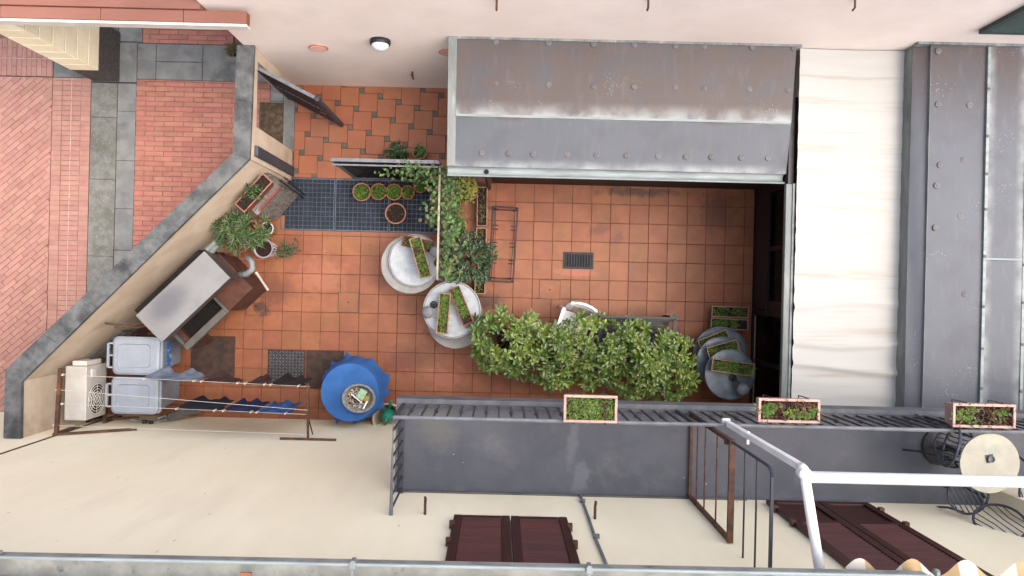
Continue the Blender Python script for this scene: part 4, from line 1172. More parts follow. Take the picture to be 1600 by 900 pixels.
c = A(622, 241, .25)
pot(622, 241, .2, 8, 'dark leafy plant spreading behind the mesh screen', h=.2, rim=None, plant='leaf_dark', n=170, PL=(.07,.13), lw=.035, spread=2.2, lift=.3)
pot(684, 306, .3, 12, 'pale grey pot half hidden by trellis leaves at the grating edge', h=.3, rim='off_white', body='off_white', plant='leaf_dry', n=90, PL=(.05,.1), lw=.03, spread=1.3, lift=.2)
pot(727, 297, .45, 19.5, 'big terracotta pot with a yellow leaved shrub under the canopy gutter', h=.42, plant='leaf_yellow', n=150, PL=(.06,.11), lw=.04, spread=1.15, lift=.25)
pot(709, 356, .42, 20.5, 'big terracotta pot overgrown by the trellis vine beside the troughs', h=.4, plant='leaf_ivy', n=200, PL=(.06,.11), lw=.05, spread=1.1, lift=.25)
# climbing vine
vine = thing('climbing_vine', (XT,.85,0), 'green climbing vine covering the trellis and trailing on both sides', 'climbing plant')
m = MB(); m2 = MB(); m3 = MB()
for k in range(1500):
    y = R.uniform(.12, 1.62); z = R.uniform(.15, 1.62); sd_ = R.choice((-1,1,1))
    x = XT+sd_*abs(R.gauss(.05,.085))+(.05 if sd_ > 0 else 0)
    if (.09 > R.random() and y < 1.2) or (x < XT and y < .85): continue
    an = R.uniform(0, 6.28)
    (m if k % 4 else m2).leaf((x,y,z), (math.cos(an),math.sin(an),R.uniform(-.3,.7)), R.uniform(.05,.085), R.uniform(.035,.06))
for k in range(9):
    y = .2+k*.16; pts = [(XT+.03*math.sin(k+i), y+.03*math.sin(i*1.7+k), .02+i*.18) for i in range(9)]
    m3.tube(pts, .008, 5)
stuff(m.build('foliage', 'leaf_ivy', vine)); stuff(m2.build('pale_foliage', 'leaf_dry', vine)); m3.build('vine_stems', 'bark', vine)
hv = thing('hanging_vine', (-1.3,1.6,0), 'loose green trails hanging over the mesh screen', 'climbing plant')
m = MB(); m2 = MB()
for k in range(330):
    x = -.9-abs(R.gauss(0,.3)); y = ysr-.02-abs(R.gauss(0,.07)); z = R.uniform(.6,1.6)
    an = R.uniform(0,6.28); m.leaf((x,y,z), (math.cos(an),math.sin(an),R.uniform(-.2,.6)), R.uniform(.045,.08), .04)
for k in range(7):
    x = -.9-k*.09; m2.tube([(x,ysr-.03,.02),(x-.03,ysr-.04,.6),(x+.03,ysr-.03,1.2),(x,ysr,1.6)], .006, 5)
stuff(m.build('foliage', 'leaf_ivy', hv)); m2.build('vine_stems', 'bark', hv)
# dark round bush
bc = A(734, 405, .75)
bt = thing('round_bush', (bc.x,bc.y,0), 'dense dark green bush at the patio end of the trellis', 'bush')
m = MB()
for k in range(900):
    th, ph = R.uniform(0,6.28), math.acos(R.uniform(-.5,1)); rr = .31*R.uniform(.55,1.12)*(1+.16*math.sin(5*th))
    p = bc+Vector((rr*math.sin(ph)*math.cos(th), rr*math.sin(ph)*math.sin(th), rr*.95*math.cos(ph)))
    m.leaf(p, (math.cos(th)+R.gauss(0,.6),math.sin(th)+R.gauss(0,.6),R.uniform(.0,1.0)), R.uniform(.055,.09), R.uniform(.03,.042))
stuff(m.build('foliage', 'leaf_dark', bt))
m = MB()
for k in range(8):
    th = k*.8; m.tube([(bc.x,bc.y,.25),(bc.x+.1*math.cos(th),bc.y+.1*math.sin(th),.55),(bc.x+.22*math.cos(th),bc.y+.22*math.sin(th),.85)], .012, 5)
m.build('branches', 'bark', bt)
MB().lathe((bc.x,bc.y,0), [(.13,0),(.17,.26),(.185,.27),(.185,.3),(.16,.3),(.15,.27)], 24).build('pot', 'terracotta', bt)

# ------------------------------------------------------------------ large evergreen shrubs
def shrub(cu, cv_, ru, rv, zt, n, label, seed, leafm='leaf_shrub', pw=.2):
    rr_ = random.Random(seed)
    c = A(cu, cv_, zt); k = FPX/(CAMZ-zt)
    t = thing('evergreen_shrub', (c.x,c.y,0), label, 'shrub', 'evergreen shrubs in a row')
    rx, ry = ru/k, rv/k
    m = MB(); br = MB(); br_n = 0
    for i in range(n):
        th = rr_.uniform(0,6.28); q = math.sqrt(rr_.random())*(1+.10*math.sin(3*th+seed)+.07*math.sin(7*th+seed*2))
        x, y = c.x+q*rx*math.cos(th), c.y+q*ry*math.sin(th)
        dome = math.sqrt(max(0.02,1-min(1,q)**2))
        lump = .10*math.sin(x*9+seed)*math.cos(y*8+seed*1.3)
        z = zt-.55+.55*dome+lump - (0 if i % 2 else rr_.uniform(.05,.45))
        ax = (math.cos(th)*q*.4+rr_.gauss(0,.22), math.sin(th)*q*.4+rr_.gauss(0,.22), 1)
        rosette(m, (x,y,z), ax, rr_.randint(8,10), rr_.uniform(.075,.145), rr_.uniform(.032,.046), 1.08, True)
        if i % 4 == 0:
            br.tube([(c.x+.04*math.cos(th),c.y+.04*math.sin(th),.35),(c.x+(x-c.x)*.55,c.y+(y-c.y)*.55,.35+(z-.35)*.6),(x,y,z)], .013, 5, r1=.005)
    stuff(m.build('foliage', leafm, t)); br.build('branches', 'bark', t)
    MB().lathe((c.x,c.y,0), [(pw*.75,0),(pw*.95,.32),(pw,.33),(pw,.37),(pw*.9,.37),(pw*.87,.33)], 24).build('pot', 'terracotta', t)
    MB().lathe((c.x,c.y,0), [(pw*.85,.3),(pw*.85,.335)], 20).build('soil', 'soil', t)
    return t
shrub(795, 537, 64, 52, 1.2, 135, 'light green shrub at the end of the row beside the white round table', 1)
shrub(862, 560, 66, 55, 1.15, 130, 'green shrub of the row in front of the white plastic chair', 2)
shrub(930, 553, 64, 58, 1.2, 140, 'broad green shrub of the row in front of the black bench', 3)
shrub(1000, 566, 63, 62, 1.2, 150, 'deep green shrub of the row between the bench and the grey tables', 4)
shrub(1054, 580, 46, 56, 1.15, 105, 'green shrub at the end of the row beside the overlapping grey tables', 5)

# ------------------------------------------------------------------ oleander by the barbecue and its neighbours
c = A(376, 362, 1.0)
t = thing('oleander', (c.x,c.y,0), 'spiky leaved oleander against the courtyard wall above the barbecue', 'potted plant')
m = MB(); br = MB()
for i in range(44):
    th = R.uniform(0,6.28); q = math.sqrt(R.random())
    p = c+Vector((.40*q*math.cos(th),.27*q*math.sin(th),.25*(1-q)+R.uniform(-.12,.05)))
    ax = Vector((math.cos(th)*q*.8,math.sin(th)*q*.8,1))
    rosette(m, p, ax, 12, R.uniform(.12,.17), .022, 1.0)
    if i % 3 == 0: br.tube([(c.x,c.y,.2),(c.x+(p.x-c.x)*.5,c.y+(p.y-c.y)*.5,.65),p], .01, 5)
stuff(m.build('foliage', 'leaf_oleander', t)); br.build('branches', 'bark', t)
MB().lathe((c.x,c.y,0), [(.13,0),(.17,.28),(.18,.29),(.18,.32),(.16,.32)], 22).build('pot', 'terracotta', t)
pt = pot(411, 388, .42, 15.5, 'white pot with a plum rim and one spiky plant next to the oleander', h=.4, rim='plum_rim', body='white_plastic', plant=None)
c = A(405, 376, .62); m = MB()
for k in range(3): rosette(m, c+Vector((R.gauss(0,.03),R.gauss(0,.03),-.03*k)), (.1*k-.1,.1,1), 14, .15, .024, 1.05)
m.tube([A(410,388,.36), c], .01, 6)
stuff(m.build('foliage', 'leaf_oleander', pt))
pt2 = pot(417, 357, .35, 10, 'small tan pot at the corner of the grating beside the slatted stand', h=.3, rim='off_white', body='planter_tan', plant='leaf_dark', n=30, PL=(.05,.1))
c = A(447, 392, .2)
t = thing('straggly_plant', (c.x,c.y,0), 'thin straggly plant on the tiles beside the plum rimmed pot', 'plant')
m = MB(); br = MB()
for k in range(9):
    e = c+Vector((R.uniform(-.32,.22),R.uniform(-.18,.2),R.uniform(.0,.25))); br.tube([(c.x-.05,c.y,.02),(c+(e-c)*.5+Vector((0,0,.05))),e], .004, 4)
    for j in range(24):
        p = c+(e-c)*R.uniform(.3,1.05)+Vector((R.gauss(0,.025),R.gauss(0,.025),R.gauss(0,.02)))
        an = R.uniform(0,6.28); m.leaf(p, (math.cos(an),math.sin(an),R.uniform(.0,.8)), R.uniform(.03,.06), .02)
stuff(m.build('foliage', 'leaf_dark', t)); br.build('stems', 'bark', t)

# ------------------------------------------------------------------ slatted plant stand with its planter
zs = 1.0
f0, f1 = A(437,290,zs), A(399,333,zs)
d = (f1-f0).normalized(); n_ = Vector((d.y,-d.x,0))
if n_.x > 0: n_ = -n_           # towards the wall
Ls = (f1-f0).length
st = thing('plant_stand', (f0+f1)/2-Vector((0,0,zs)), 'weathered grey slatted wooden stand under a red planter by the wall', 'plant stand')
def S(a, b, z): return f0+d*a+n_*b+Vector((0,0,z-zs))
m = MB()
for a in (.025, Ls-.025):
    for b in (.03,.42): m.bar(S(a,b,0),S(a,b,zs-.02),.045)
m.build('frame', 'grey_plank', st)
for k in range(9):
    z = .1+k*.103; MB().bar(S(0,-.004,z),S(Ls,-.004,z),.022,.075).build('slat', 'grey_plank', st)
for k in range(5): MB().bar(S(-.0,.035+k*.095,zs),S(Ls,.035+k*.095,zs),.085,.024).build('top_plank', 'grey_plank', st)
for k in range(7):
    z = .13+k*.13; MB().bar(S(-.012,.02,z),S(-.012,.43,z),.02,.08).build('side_slat', 'grey_plank', st)
planter((417.5,277.5),(374,325), 20, 1.22, .2, 'dark red planter with a few green plants on the slatted stand', rim='pot_rim', body='planter_red', plant='leaf_dark', n=40, L=(.05,.12))
t = [o for o in bpy.data.objects if o.name.startswith('planter_box')][-1]
pc = A(398,300,1.22); m = MB()
for k in range(26):
    rosette(m, pc+Vector((R.gauss(0,.06),R.gauss(0,.06),R.uniform(-.06,.05))), (R.gauss(0,.3),R.gauss(0,.3),1), 6, .06, .03)
last = [o for o in COL.objects if o.name.startswith('planter_box')]
last = max(last, key=lambda o: int(o.name.split('.')[1]) if '.' in o.name else 0)
stuff(m.build('foliage', 'leaf_oleander', last))
MB().bar(S(.03,-.03,zs+.03),S(Ls-.06,-.03,zs+.03),.03,.03).build('red_batten', 'planter_red', st)
o = MB().bar(S(Ls-.08,-.02,zs+.012),S(Ls-.0,-.02,zs+.012),.06,.03).build('metal_corner', 'gutter_zinc', st)
pb_, pe_ = A(474,309,.02), A(436,281,1.4)
o = MB().tube([pb_, pe_], .012, 8).tube([pb_+Vector((.02,.04,0)), pe_+Vector((.01,.06,-.2))], .01, 8).build('leaning_poles', 'black_iron', origin=pb_)
tag(o, 'two thin dark poles leaning at the side of the slatted stand', 'poles')

# ------------------------------------------------------------------ barbecue with stainless hood
zh = 1.36
C0, C1, C2, C3 = A(318.9,392.2,zh), A(359.6,434,zh), A(251,535.6,zh), A(211.6,493.3,zh)
ex = (C1-C0).normalized(); ey = (C3-C0).normalized(); Wx, Wy = (C1-C0).length, (C3-C0).length
bb = thing('barbecue', ((C0+C2)/2).to_tuple()[:2]+(0,), 'masonry barbecue under a big stainless steel hood along the courtyard wall', 'barbecue')
def Bq(a, b, z): p = C0+ex*a+ey*b; return Vector((p.x,p.y,z))
def bprism(m, a0, b0, a1, b1, z0, z1): return m.prism([tuple(Bq(a,b,0))[:2] for a, b in ((a0,b0),(a1,b0),(a1,b1),(a0,b1))], z0, z1)
hd = MB(); bprism(hd, 0, 0, Wx, Wy, zh-.02, zh); hdo = hd.build('hood_top', 'stainless', bb, bevel=.006)
m = MB(); w = .02
bprism(m, .01,.01,Wx-.01,.03, .98,zh-.021); bprism(m, .01,Wy-.03,Wx-.01,Wy-.01,.98,zh-.021); bprism(m, .01,.03,.03,Wy-.03,.98,zh-.021); bprism(m, Wx-.03,.03,Wx-.01,Wy-.03,1.16,zh-.021)
m.build('hood_side', 'stainless_side', bb)
fr_ = .80
aF = Wx+.16
m = MB(); bprism(m, -.02, .05, aF, .52, 0, .72); bprism(m, -.02, .52, .2, Wy+.03, 0, .72); bprism(m, .2,Wy-.08,aF,Wy+.03,0,.72)
m.build('brick_base', 'base_brick', bb)
m = MB(); bprism(m, -.03, .5, aF+.03, .54, .72, .80); bprism(m, aF-.07, .541, aF+.03, Wy+.04, .72, .80); bprism(m, -.03,Wy-.01,aF-.071,Wy+.04,.72,.80)
m.build('counter_edge', 'concrete', bb, bevel=.01)
m = MB(); bprism(m, -.03, .02, aF+.02, .499, .72, .79); m.build('side_shelf', 'base_brick', bb, bevel=.008)
m = MB(); bprism(m, .2,.52,aF-.1,Wy-.06,.4,.6); m.build('fire_tray', 'soot_and_shade', bb)
m = MB()
for k in range(16): m.tube([Bq(.22,.6+k*.045,.66),Bq(aF-.11,.6+k*.045,.66)], .005, 5)
m.build('grill_bars', 'soot_and_shade', bb)
m = MB(); bprism(m, .0,.1,.03,Wy-.02,.73,.97); m.build('back_plate', 'soot_and_shade', bb)
m = MB(); bprism(m, -.20, .15, -.035, Wy+.12, 0, .95); m.build('back_shade_block', 'soot_and_shade', bb)  # sooty dark block added behind the hood, standing in for the deep shade there
m = MB()
p = Bq(Wx*.75,-.03,1.1)
m.tube([Bq(Wx-.05,-.02,.95),Bq(Wx+.02,-.11,.97),Bq(Wx+.02,-.22,.97),Bq(Wx-.06,-.27,.96),Bq(Wx-.16,-.27,.95)], .045, 14)
m.build('flue_elbow', 'zinc_beam', bb, smooth=True)
MB().tube([Bq(Wx+.08,-.2,.9),Bq(Wx+.28,-.05,.5)], .018, 8).build('flue_rod', 'off_white', bb)
# flue pipes lying along the wall
for i, (u0, v0, u1, v1, lab) in enumerate(((349,367,322,392,'upper grey metal pipe leaning along the wall behind the barbecue'),(350,374,328,396,'lower grey metal pipe leaning along the wall behind the barbecue'))):
    a, b = A(u0,v0,.9), A(u1,v1,1.05)
    o = MB().tube([a,b], .04, 12).build('metal_pipe', 'zinc_beam', origin=a); tag(o, lab, 'pipe', 'grey pipes behind the barbecue')
# folded steel rack leaning on the wall behind the bins
a, b = A(190,517,.9), A(140,561,.9)
t = thing('folded_rack', (a.x,a.y,0), 'folded grey steel drying rack leaning on the wall behind the bins', 'rack')
m = MB()
for dz in (.0,-.25,-.6): m.tube([a+Vector((0,0,dz)),b+Vector((0,0,dz))], .014, 8)
for q in (0,.5,1): m.tube([a.lerp(b,q),a.lerp(b,q)+Vector((.1,-.06,-.9))], .012, 6)
m.build('rack_frame', 'steel_dark', t)
a = A(190,508,1.1)
o = MB().tube([A(164,505,1.2),A(215,512,1.1),A(262,500,.9)], .014, 6).tube([A(178,512,1.2),A(226,505,1.0)], .012, 6).build('garden_tools', 'rust_brown', origin=A(190,508,1.0))
tag(o, 'thin dark tool handles against the wall behind the barbecue', 'tools')

# ------------------------------------------------------------------ bins, air conditioner
def bin_(u0, v0, u1, v1, zt, label, lab):
    a, b = A(u0,v0,zt), A(u1,v1,zt)
    x0, x1, y0, y1 = a.x, b.x, b.y, a.y
    t = thing('wheelie_bin', ((x0+x1)/2,(y0+y1)/2,0), label, 'wheelie bin', 'wheelie bins by the cream wall')
    cx, cy = (x0+x1)/2, (y0+y1)/2
    def rr(m, x0, y0, x1, y1, r, z, n=5):
        pts = []
        for (px, py, s) in ((x1-r,y1-r,0),(x0+r,y1-r,1),(x0+r,y0+r,2),(x1-r,y0+r,3)):
            for i in range(n+1):
                an = math.pi/2*(s+i/n); pts.append((px+r*math.cos(an),py+r*math.sin(an),z))
        return pts
    def stack(levels):
        m = MB(); N = None
        for L in levels:
            m.v += [Vector(p) for p in L]; N = len(L)
        for i in range(len(levels)-1):
            for k in range(N): m.f.append((i*N+k,i*N+(k+1)%N,(i+1)*N+(k+1)%N,(i+1)*N+k))
        m.f.append(tuple(reversed(range(N)))); m.f.append(tuple((len(levels)-1)*N+k for k in range(N)))
        return m
    stack([rr(None,x0+.12,y0+.06,x1-.14,y1-.06,.05,.06), rr(None,x0+.04,y0+.03,x1-.03,y1-.03,.06,zt-.1), rr(None,x0+.02,y0+.01,x1-.0,y1-.01,.06,zt-.09), rr(None,x0+.02,y0+.01,x1-.0,y1-.01,.06,zt-.055)]).build('body', 'bin_body', t, smooth=False)
    stack([rr(None,x0,y0,x1-.03,y1,.08,zt-.05), rr(None,x0,y0,x1-.03,y1,.08,zt-.025), rr(None,x0+.03,y0+.03,x1-.06,y1-.03,.08,zt-.004), rr(None,x0+.05,y0+.05,x1-.08,y1-.05,.07,zt-.006), rr(None,x0+.09,y0+.10,x1-.15,y1-.10,.05,zt-.004),rr(None,x0+.105,y0+.115,x1-.165,y1-.115,.05,zt-.022)]).build('lid', 'bin_grey', t)
    hx = x0-.06
    m = MB().bar((hx,y0+.1,zt-.02),(hx,y1-.1,zt-.02),.03,.03)
    for q in (.1,.24,.38): 
        yy = y0+.1+(y1-y0-.2)*(q-.1)/.28
        m.bar((hx,yy,zt-.02),(x0+.03,yy,zt-.05),.02,.02)
    m.build('handle', 'bin_grey', t)
    for yy in (y0+.08,y1-.08):
        MB().lathe((x0+.1,yy,.1), [(.1,-.025),(.1,.025)], 18, axis='y').build('wheel', 'black_iron', t)
    if lab: MB().box((x1-.07,cy-.17,.55),(x1-.055,cy+.17,.87)).build('label', 'blue_label', t)
    return t
bin_(175.5, 525.5, 250.5, 587, 1.0, 'blue grey wheelie bin with a blue label beside the barbecue hood', True)
bin_(173, 589, 248.5, 648.5, 1.0, 'blue grey wheelie bin standing nearest the cream house wall', False)
za_ = 1.18
a, b = A(102,572,za_), A(132.5,657.5,za_)
ac = thing('air_conditioner', ((a.x+b.x)/2,(a.y+b.y)/2,.66), 'white outdoor air conditioning unit on a rusty bracket in the corner', 'air conditioner')
x0, x1, y0, y1 = a.x, b.x+.01, b.y, a.y
MB().box((x0,y0,.68),(x1,y1,za_)).build('casing', 'casing_white', ac, bevel=.012)
cyf = y0+(y1-y0)*.36
m = MB()
for r in (.06,.1,.14,.18,.215):
    pts = [(x1+.012,cyf+r*math.cos(t_*.393),.93+r*math.sin(t_*.393)) for t_ in range(17)]
    m.tube(pts, .006, 5, cap=False)
for k in range(8):
    t_ = k*.785; m.tube([(x1+.012,cyf,.93),(x1+.012,cyf+.215*math.cos(t_),.93+.215*math.sin(t_))], .004, 4)
m.build('fan_grille', 'off_white', ac)
m = MB(); n = 24
m.add([(x1+.003,cyf,.93)]+[(x1+.003,cyf+.21*math.cos(2*math.pi*i/n),.93+.21*math.sin(2*math.pi*i/n)) for i in range(n)], [(0,1+i,1+(i+1)%n) for i in range(n)])
m.build('fan_opening', 'soot_and_shade', ac)
MB().box((x0+.06,y1+.001,.75),(x1-.04,y1+.07,1.12)).build('side_cover', 'off_white', ac, bevel=.01)
MB().box((x1+.001,y1-.16,.98),(x1+.02,y1-.05,1.08)).build('pipe_box', 'off_white', ac)
m = MB()
for x in (x0+.02,x1-.02): m.bar((x,y1+.03,.66),(x,YH+.004,.66),.04,.03).bar((x,YH+.02,.66),(x,YH+.02,.2),.03)
m.bar((x0-.0,YH+.03,.62),(x1+.3,YH+.03,.3),.03)
m.build('bracket', 'rust_brown', ac)

# ------------------------------------------------------------------ clothes lines and laundry
zl = 1.55
lw = thing('clothes_line', (-3.4,YH,zl), 'rusty wall brackets carrying four white clothes lines along the cream house', 'clothes line')
bt0 = onwall(436, 688, YH); bt1 = onwall(525, 689, YH)
tb0 = onwall(481, 688, YH)
zq = tb0.z
MB().bar((bt0.x,YH+.015,zq),(bt1.x,YH+.015,zq),.03,.03).build('wall_bar', 'rust_brown', lw)
tip = A(484,600,zl)
MB().bar((tb0.x,YH+.03,zq),(tb0.x+.005,tip.y,zl),.028,.028).tube([(tb0.x,YH+.03,zq-.25),(tb0.x,YH+.3,zq)], .01, 6).build('arm', 'rust_brown', lw)
l0, l1 = A(95,575,zl), A(88,681,zl)
MB().bar((l0.x,l0.y,zl),(l1.x,YH+.004,zl),.045,.05).bar((l1.x,YH+.03,zl),(l1.x,YH+.03,zl-.5),.04).build('arm', 'rust_brown', lw)
MB().bar((l1.x-.04,YH+.02,zl+.02),(l1.x+.85,YH+.02,zl-.45),.03,.05).build('brace', 'rust_brown', lw)
LN = [((98,585.5),(484,604)), ((89,609),(481,641)), ((97,631),(478,647.5)), ((84.5,664.5),(480,679))]
def lp_(i, u):
    (ua,va),(ub,vb) = LN[i]; f = (u-ua)/(ub-ua)
    p = A(u, va+(vb-va)*f, zl-.06*math.sin(math.pi*f)*0+0); return p
for i, (p, q) in enumerate(LN):
    pts = [A(p[0]+(q[0]-p[0])*k/10, p[1]+(q[1]-p[1])*k/10, zl+.0) for k in range(11)]
    MB().tube(pts, .0036, 6).build('line', 'cord', lw)
    MB().lathe(pts[0], [(.014,-.015),(.018,0),(.014,.015)], 8).build('knot', 'cord', lw)
def garment(i, u0, u1, drop, m_, label, fold=.022, nm='garment', wav=9, hem=.05, lean=0.015, seed=0):
    a, b = lp_(i, u0), lp_(i, u1)
    d = (b-a).normalized(); n = Vector((-d.y,d.x,0)); L = (b-a).length
    rr = random.Random(seed+3); p1, p2 = rr.uniform(0,6), rr.uniform(0,6)
    t = thing(nm, (a+b)/2, label, 'laundry', 'laundry on the clothes lines')
    mb = MB()
    for side in (1,-1):
        def f(s, v, side=side):
            dr = drop*(1+hem*math.sin(s*5+p2)+ .3*hem*math.sin(s*14)) * (1 if side > 0 else .55)
            w = fold*(.15+v)*math.sin(s*wav+p1)+fold*.5*v*math.sin(s*wav*2.3+p2)
            sx = s+(.5-s)*.10*v
            return a+d*L*sx+n*(side*(.007+.016*v)+w+lean*v)+Vector((0,0,.006-dr*v))
        mb.grid(f, 36, 10)
    mb.build('cloth', m_, t, smooth=True)
    for q in (.06,.94):
        p = a+d*L*q; MB().bar(p-Vector((0,0,.045))+n*.004,p+Vector((0,0,.05))+n*.004,.014,.022).build('peg', 'wood_peg', t)
    return t
garment(0, 222, 309, .6, 'grey_cloth', 'grey blue shirt on the line over the bins', .035, 'hanging_shirt', seed=1, wav=11, lean=.02)
garment(0, 312, 376, .30, 'maroon', 'dark red garment on the line farther from the cream wall', .024, seed=2)
garment(0, 382, 416, .50, 'maroon', 'small dark red garment between the larger red one and the black one', .024, seed=3, hem=.12)
garment(0, 421, 470, .66, 'black_cloth', 'black garment hanging over the patterned floor cover', .024, seed=4, hem=.12)
garment(2, 273, 340, .72, 'navy', 'very dark navy trousers on the line nearer the cream wall', .024, 'hanging_trousers', seed=5)
garment(2, 347, 396, .72, 'blue_dark', 'dark blue garment in the middle of the line near the cream wall', .024, seed=6, hem=.1)
garment(2, 399, 450, .72, 'blue_denim', 'bright blue jeans hanging beside the wall bracket', .024, 'hanging_jeans', seed=7, hem=.12)
# folded ironing board / stroller frame beside the bins
a = A(245,660,.55); b = A(310,640,.1)
t = thing('folded_trolley', (b.x,b.y,0), 'folded grey trolley with small wheels between the bin and the cream wall', 'trolley')
MB().tube([a,b], .022, 8).tube([a+Vector((0,.06,0)),b+Vector((.0,.06,0))], .022, 8).tube([a+Vector((-.35,.05,.1)),a], .018, 8).build('frame', 'zinc_beam', t)
MB().bar(A(262,652,.5),A(312,640,.12),.10,.03).build('board', 'concrete', t)
for u, v in ((226,659),(236,660)):
    MB().lathe(A(u,v,.62), [(.035,-.02),(.035,.02)], 14, axis='y').build('wheel', 'black_iron', t)

# ------------------------------------------------------------------ blue covered table, basket, basin
zt = .75
c = A(547, 613, zt); r = .42
t = thing('covered_table', (c.x,c.y,0), 'round table under a draped bright blue cloth beside the cream wall', 'table')
mb = MB()
NT = 96
def cl(a, v):
    th = a*2*math.pi
    if v <= .45:
        q = v/.45; return (c.x+r*q*math.cos(th), c.y+r*q*math.sin(th), zt+.012-.0*q)
    q = (v-.45)/.55
    fl = .10*q*((1-abs(math.sin(6.5*th+.6)))**2*(.6+.4*math.sin(3*th+1))+.5*(1-abs(math.sin(4*th+2.1)))**3)+.012*q
    bias = .028*q*max(0, math.cos(th-1.2))
    rr = r+.012*min(1,q*6)+fl*q+.03*q+bias*(.5+.5*math.sin(13*th))
    return (c.x+rr*math.cos(th), c.y+rr*math.sin(th), zt+.012-(.008 if q > 0 else 0)-(.36+.05*math.sin(4*th))*q)
mb.grid(lambda a, v: cl(a, v*.45), NT, 6).grid(lambda a, v: cl(a, .4501+v*.5499), NT, 14)
mb.build('cloth', 'blue_cloth', t, smooth=True)
MB().lathe((c.x,c.y,0), [(r*.97,zt-.03),(r*.97,zt)], 40).build('tabletop', 'white_plastic', t)
for k in range(4):
    an = .785+k*1.571; MB().tube([(c.x+.34*math.cos(an),c.y+.34*math.sin(an),0),(c.x+.3*math.cos(an),c.y+.3*math.sin(an),zt-.03)], .02, 8).build('leg', 'white_plastic', t)
z1 = zt+.016
bk = A(561, 622, z1+.1)
t = thing('peg_basket', (bk.x,bk.y,z1), 'pale oval woven basket of odds and ends on the blue table', 'basket')
MB().lathe((bk.x,bk.y,z1), [(.16,0),(.20,.06),(.23,.12),(.242,.125),(.235,.13),(.21,.125),(.17,.05),(.15,.015)], 40, 1, .87).build('basket', 'basket', t)
m = MB()
for k in range(70):
    an = R.uniform(0,6.28); q = .13*math.sqrt(R.random()); p = Vector((bk.x-.03+q*math.cos(an),bk.y-.02+q*math.sin(an),z1+.03+R.uniform(0,.03)))
    a2 = R.uniform(0,6.28); m.bar(p, p+Vector((.055*math.cos(a2),.055*math.sin(a2),R.uniform(-.01,.02))), .01)
stuff(m.build('clothes_pegs', 'wood_peg', t)); 
m = MB()
for k in range(40):
    an = R.uniform(0,6.28); q = .12*math.sqrt(R.random()); p = Vector((bk.x-.05+q*math.cos(an),bk.y-.03+q*math.sin(an),z1+.045+R.uniform(0,.025)))
    a2 = R.uniform(0,6.28); m.bar(p, p+Vector((.05*math.cos(a2),.05*math.sin(a2),R.uniform(-.01,.02))), .011)
stuff(m.build('dark_pegs', 'maroon', t))
p = Vector((bk.x+.035,bk.y+.06,z1+.105))
MB().box((p.x-.05,p.y-.08,p.z-.03),(p.x+.06,p.y+.07,p.z+.03), .5-1.0).build('green_packet', 'mint', t, bevel=.012)
MB().lathe((bk.x+.10,bk.y-.01,z1+.06), [(.045,0),(.05,.03),(.03,.05)], 16).build('yellow_sponge', 'mustard', t)
MB().bar((bk.x-.11,bk.y+.06,z1+.12),(bk.x+.05,bk.y-.06,z1+.135),.014,.012).bar((bk.x+.12,bk.y-.04,z1+.10),(bk.x+.07,bk.y-.15,z1+.13),.02,.014).build('white_handle', 'white_plastic', t)
# basin with green watering can
bs = A(606, 655, .35)
t = thing('plastic_basin', (bs.x,bs.y,0), 'beige plastic basin under the balcony end beside the blue table', 'basin')
MB().lathe((bs.x,bs.y,0), [(.17,0),(.225,.3),(.24,.305),(.24,.325),(.22,.325),(.205,.29),(.15,.02)], 36).build('basin', 'tan_plastic', t)
wc = A(603, 652, .45)
t = thing('watering_can', (wc.x,wc.y,.2), 'green plastic watering can standing in the beige basin', 'watering can')
MB().lathe((wc.x,wc.y,.06), [(.09,0),(.1,.2),(.085,.32),(.05,.36),(.04,.37)], 24).build('body', 'teal', t, smooth=True)
MB().tube([(wc.x,wc.y+.08,.2),(wc.x+.06,wc.y+.2,.38),(wc.x+.07,wc.y+.24,.42)], .03, 10, r1=.02).build('spout', 'teal', t)
MB().tube([(wc.x-.02,wc.y-.09,.15),(wc.x-.03,wc.y-.14,.3),(wc.x,wc.y-.05,.47),(wc.x+.02,wc.y+.03,.43)], .014, 8).build('handle', 'teal', t)
p = A(612,676,.3)
o = MB().box((p.x-.08,p.y-.02,0),(p.x+.12,p.y+.07,.34)).tube([(p.x-.05,p.y+.03,.34),(p.x-.05,p.y+.03,.4)],.02,8).build('black_crate', 'black_iron', origin=(p.x,p.y,0), bevel=.01)
tag(o, 'small black container between the beige basin and the cream wall', 'container')

# ------------------------------------------------------------------ wire rack, chair, bench
t = thing('wire_rack', A(787,382), 'low black wire rack lying on the patio tiles beside the troughs', 'rack')
zr = .26
q0, q1, q2, q3 = A(770,322.5,zr), A(809,325,zr), A(801.5,441,zr), A(764,439,zr)
m = MB()
for a, b in ((q0,q1),(q1,q2),(q2,q3),(q3,q0)): m.tube([a,b], .012, 6)
m.build('upper_frame', 'black_iron', t)
dz = Vector((0,0,-.2)); ins = [A(773,327,.05),A(805,329,.05),A(797.5,436,.05),A(768,434,.05)]
m = MB()
for a, b in zip(ins, ins[1:]+ins[:1]): m.tube([a,b], .006, 6)
m.build('lower_frame', 'black_iron', t)
for a, b in zip((q0,q1,q2,q3), ins):
    MB().tube([a,b,Vector((b.x,b.y,0))], .007, 6).build('leg', 'black_iron', t)
for f in (.04,.25,.30,.48,.53,.71,.755,.95):
    pL, pR = q0.lerp(q3,f), q1.lerp(q2,f); dd = (pR-pL).normalized()
    MB().tube([pL,pL+dd*.10+Vector((0,0,-.02))], .008, 5).build('prong', 'black_iron', t)
    MB().tube([pR,pR-dd*.09+Vector((0,0,-.02))], .008, 5).build('prong', 'black_iron', t)
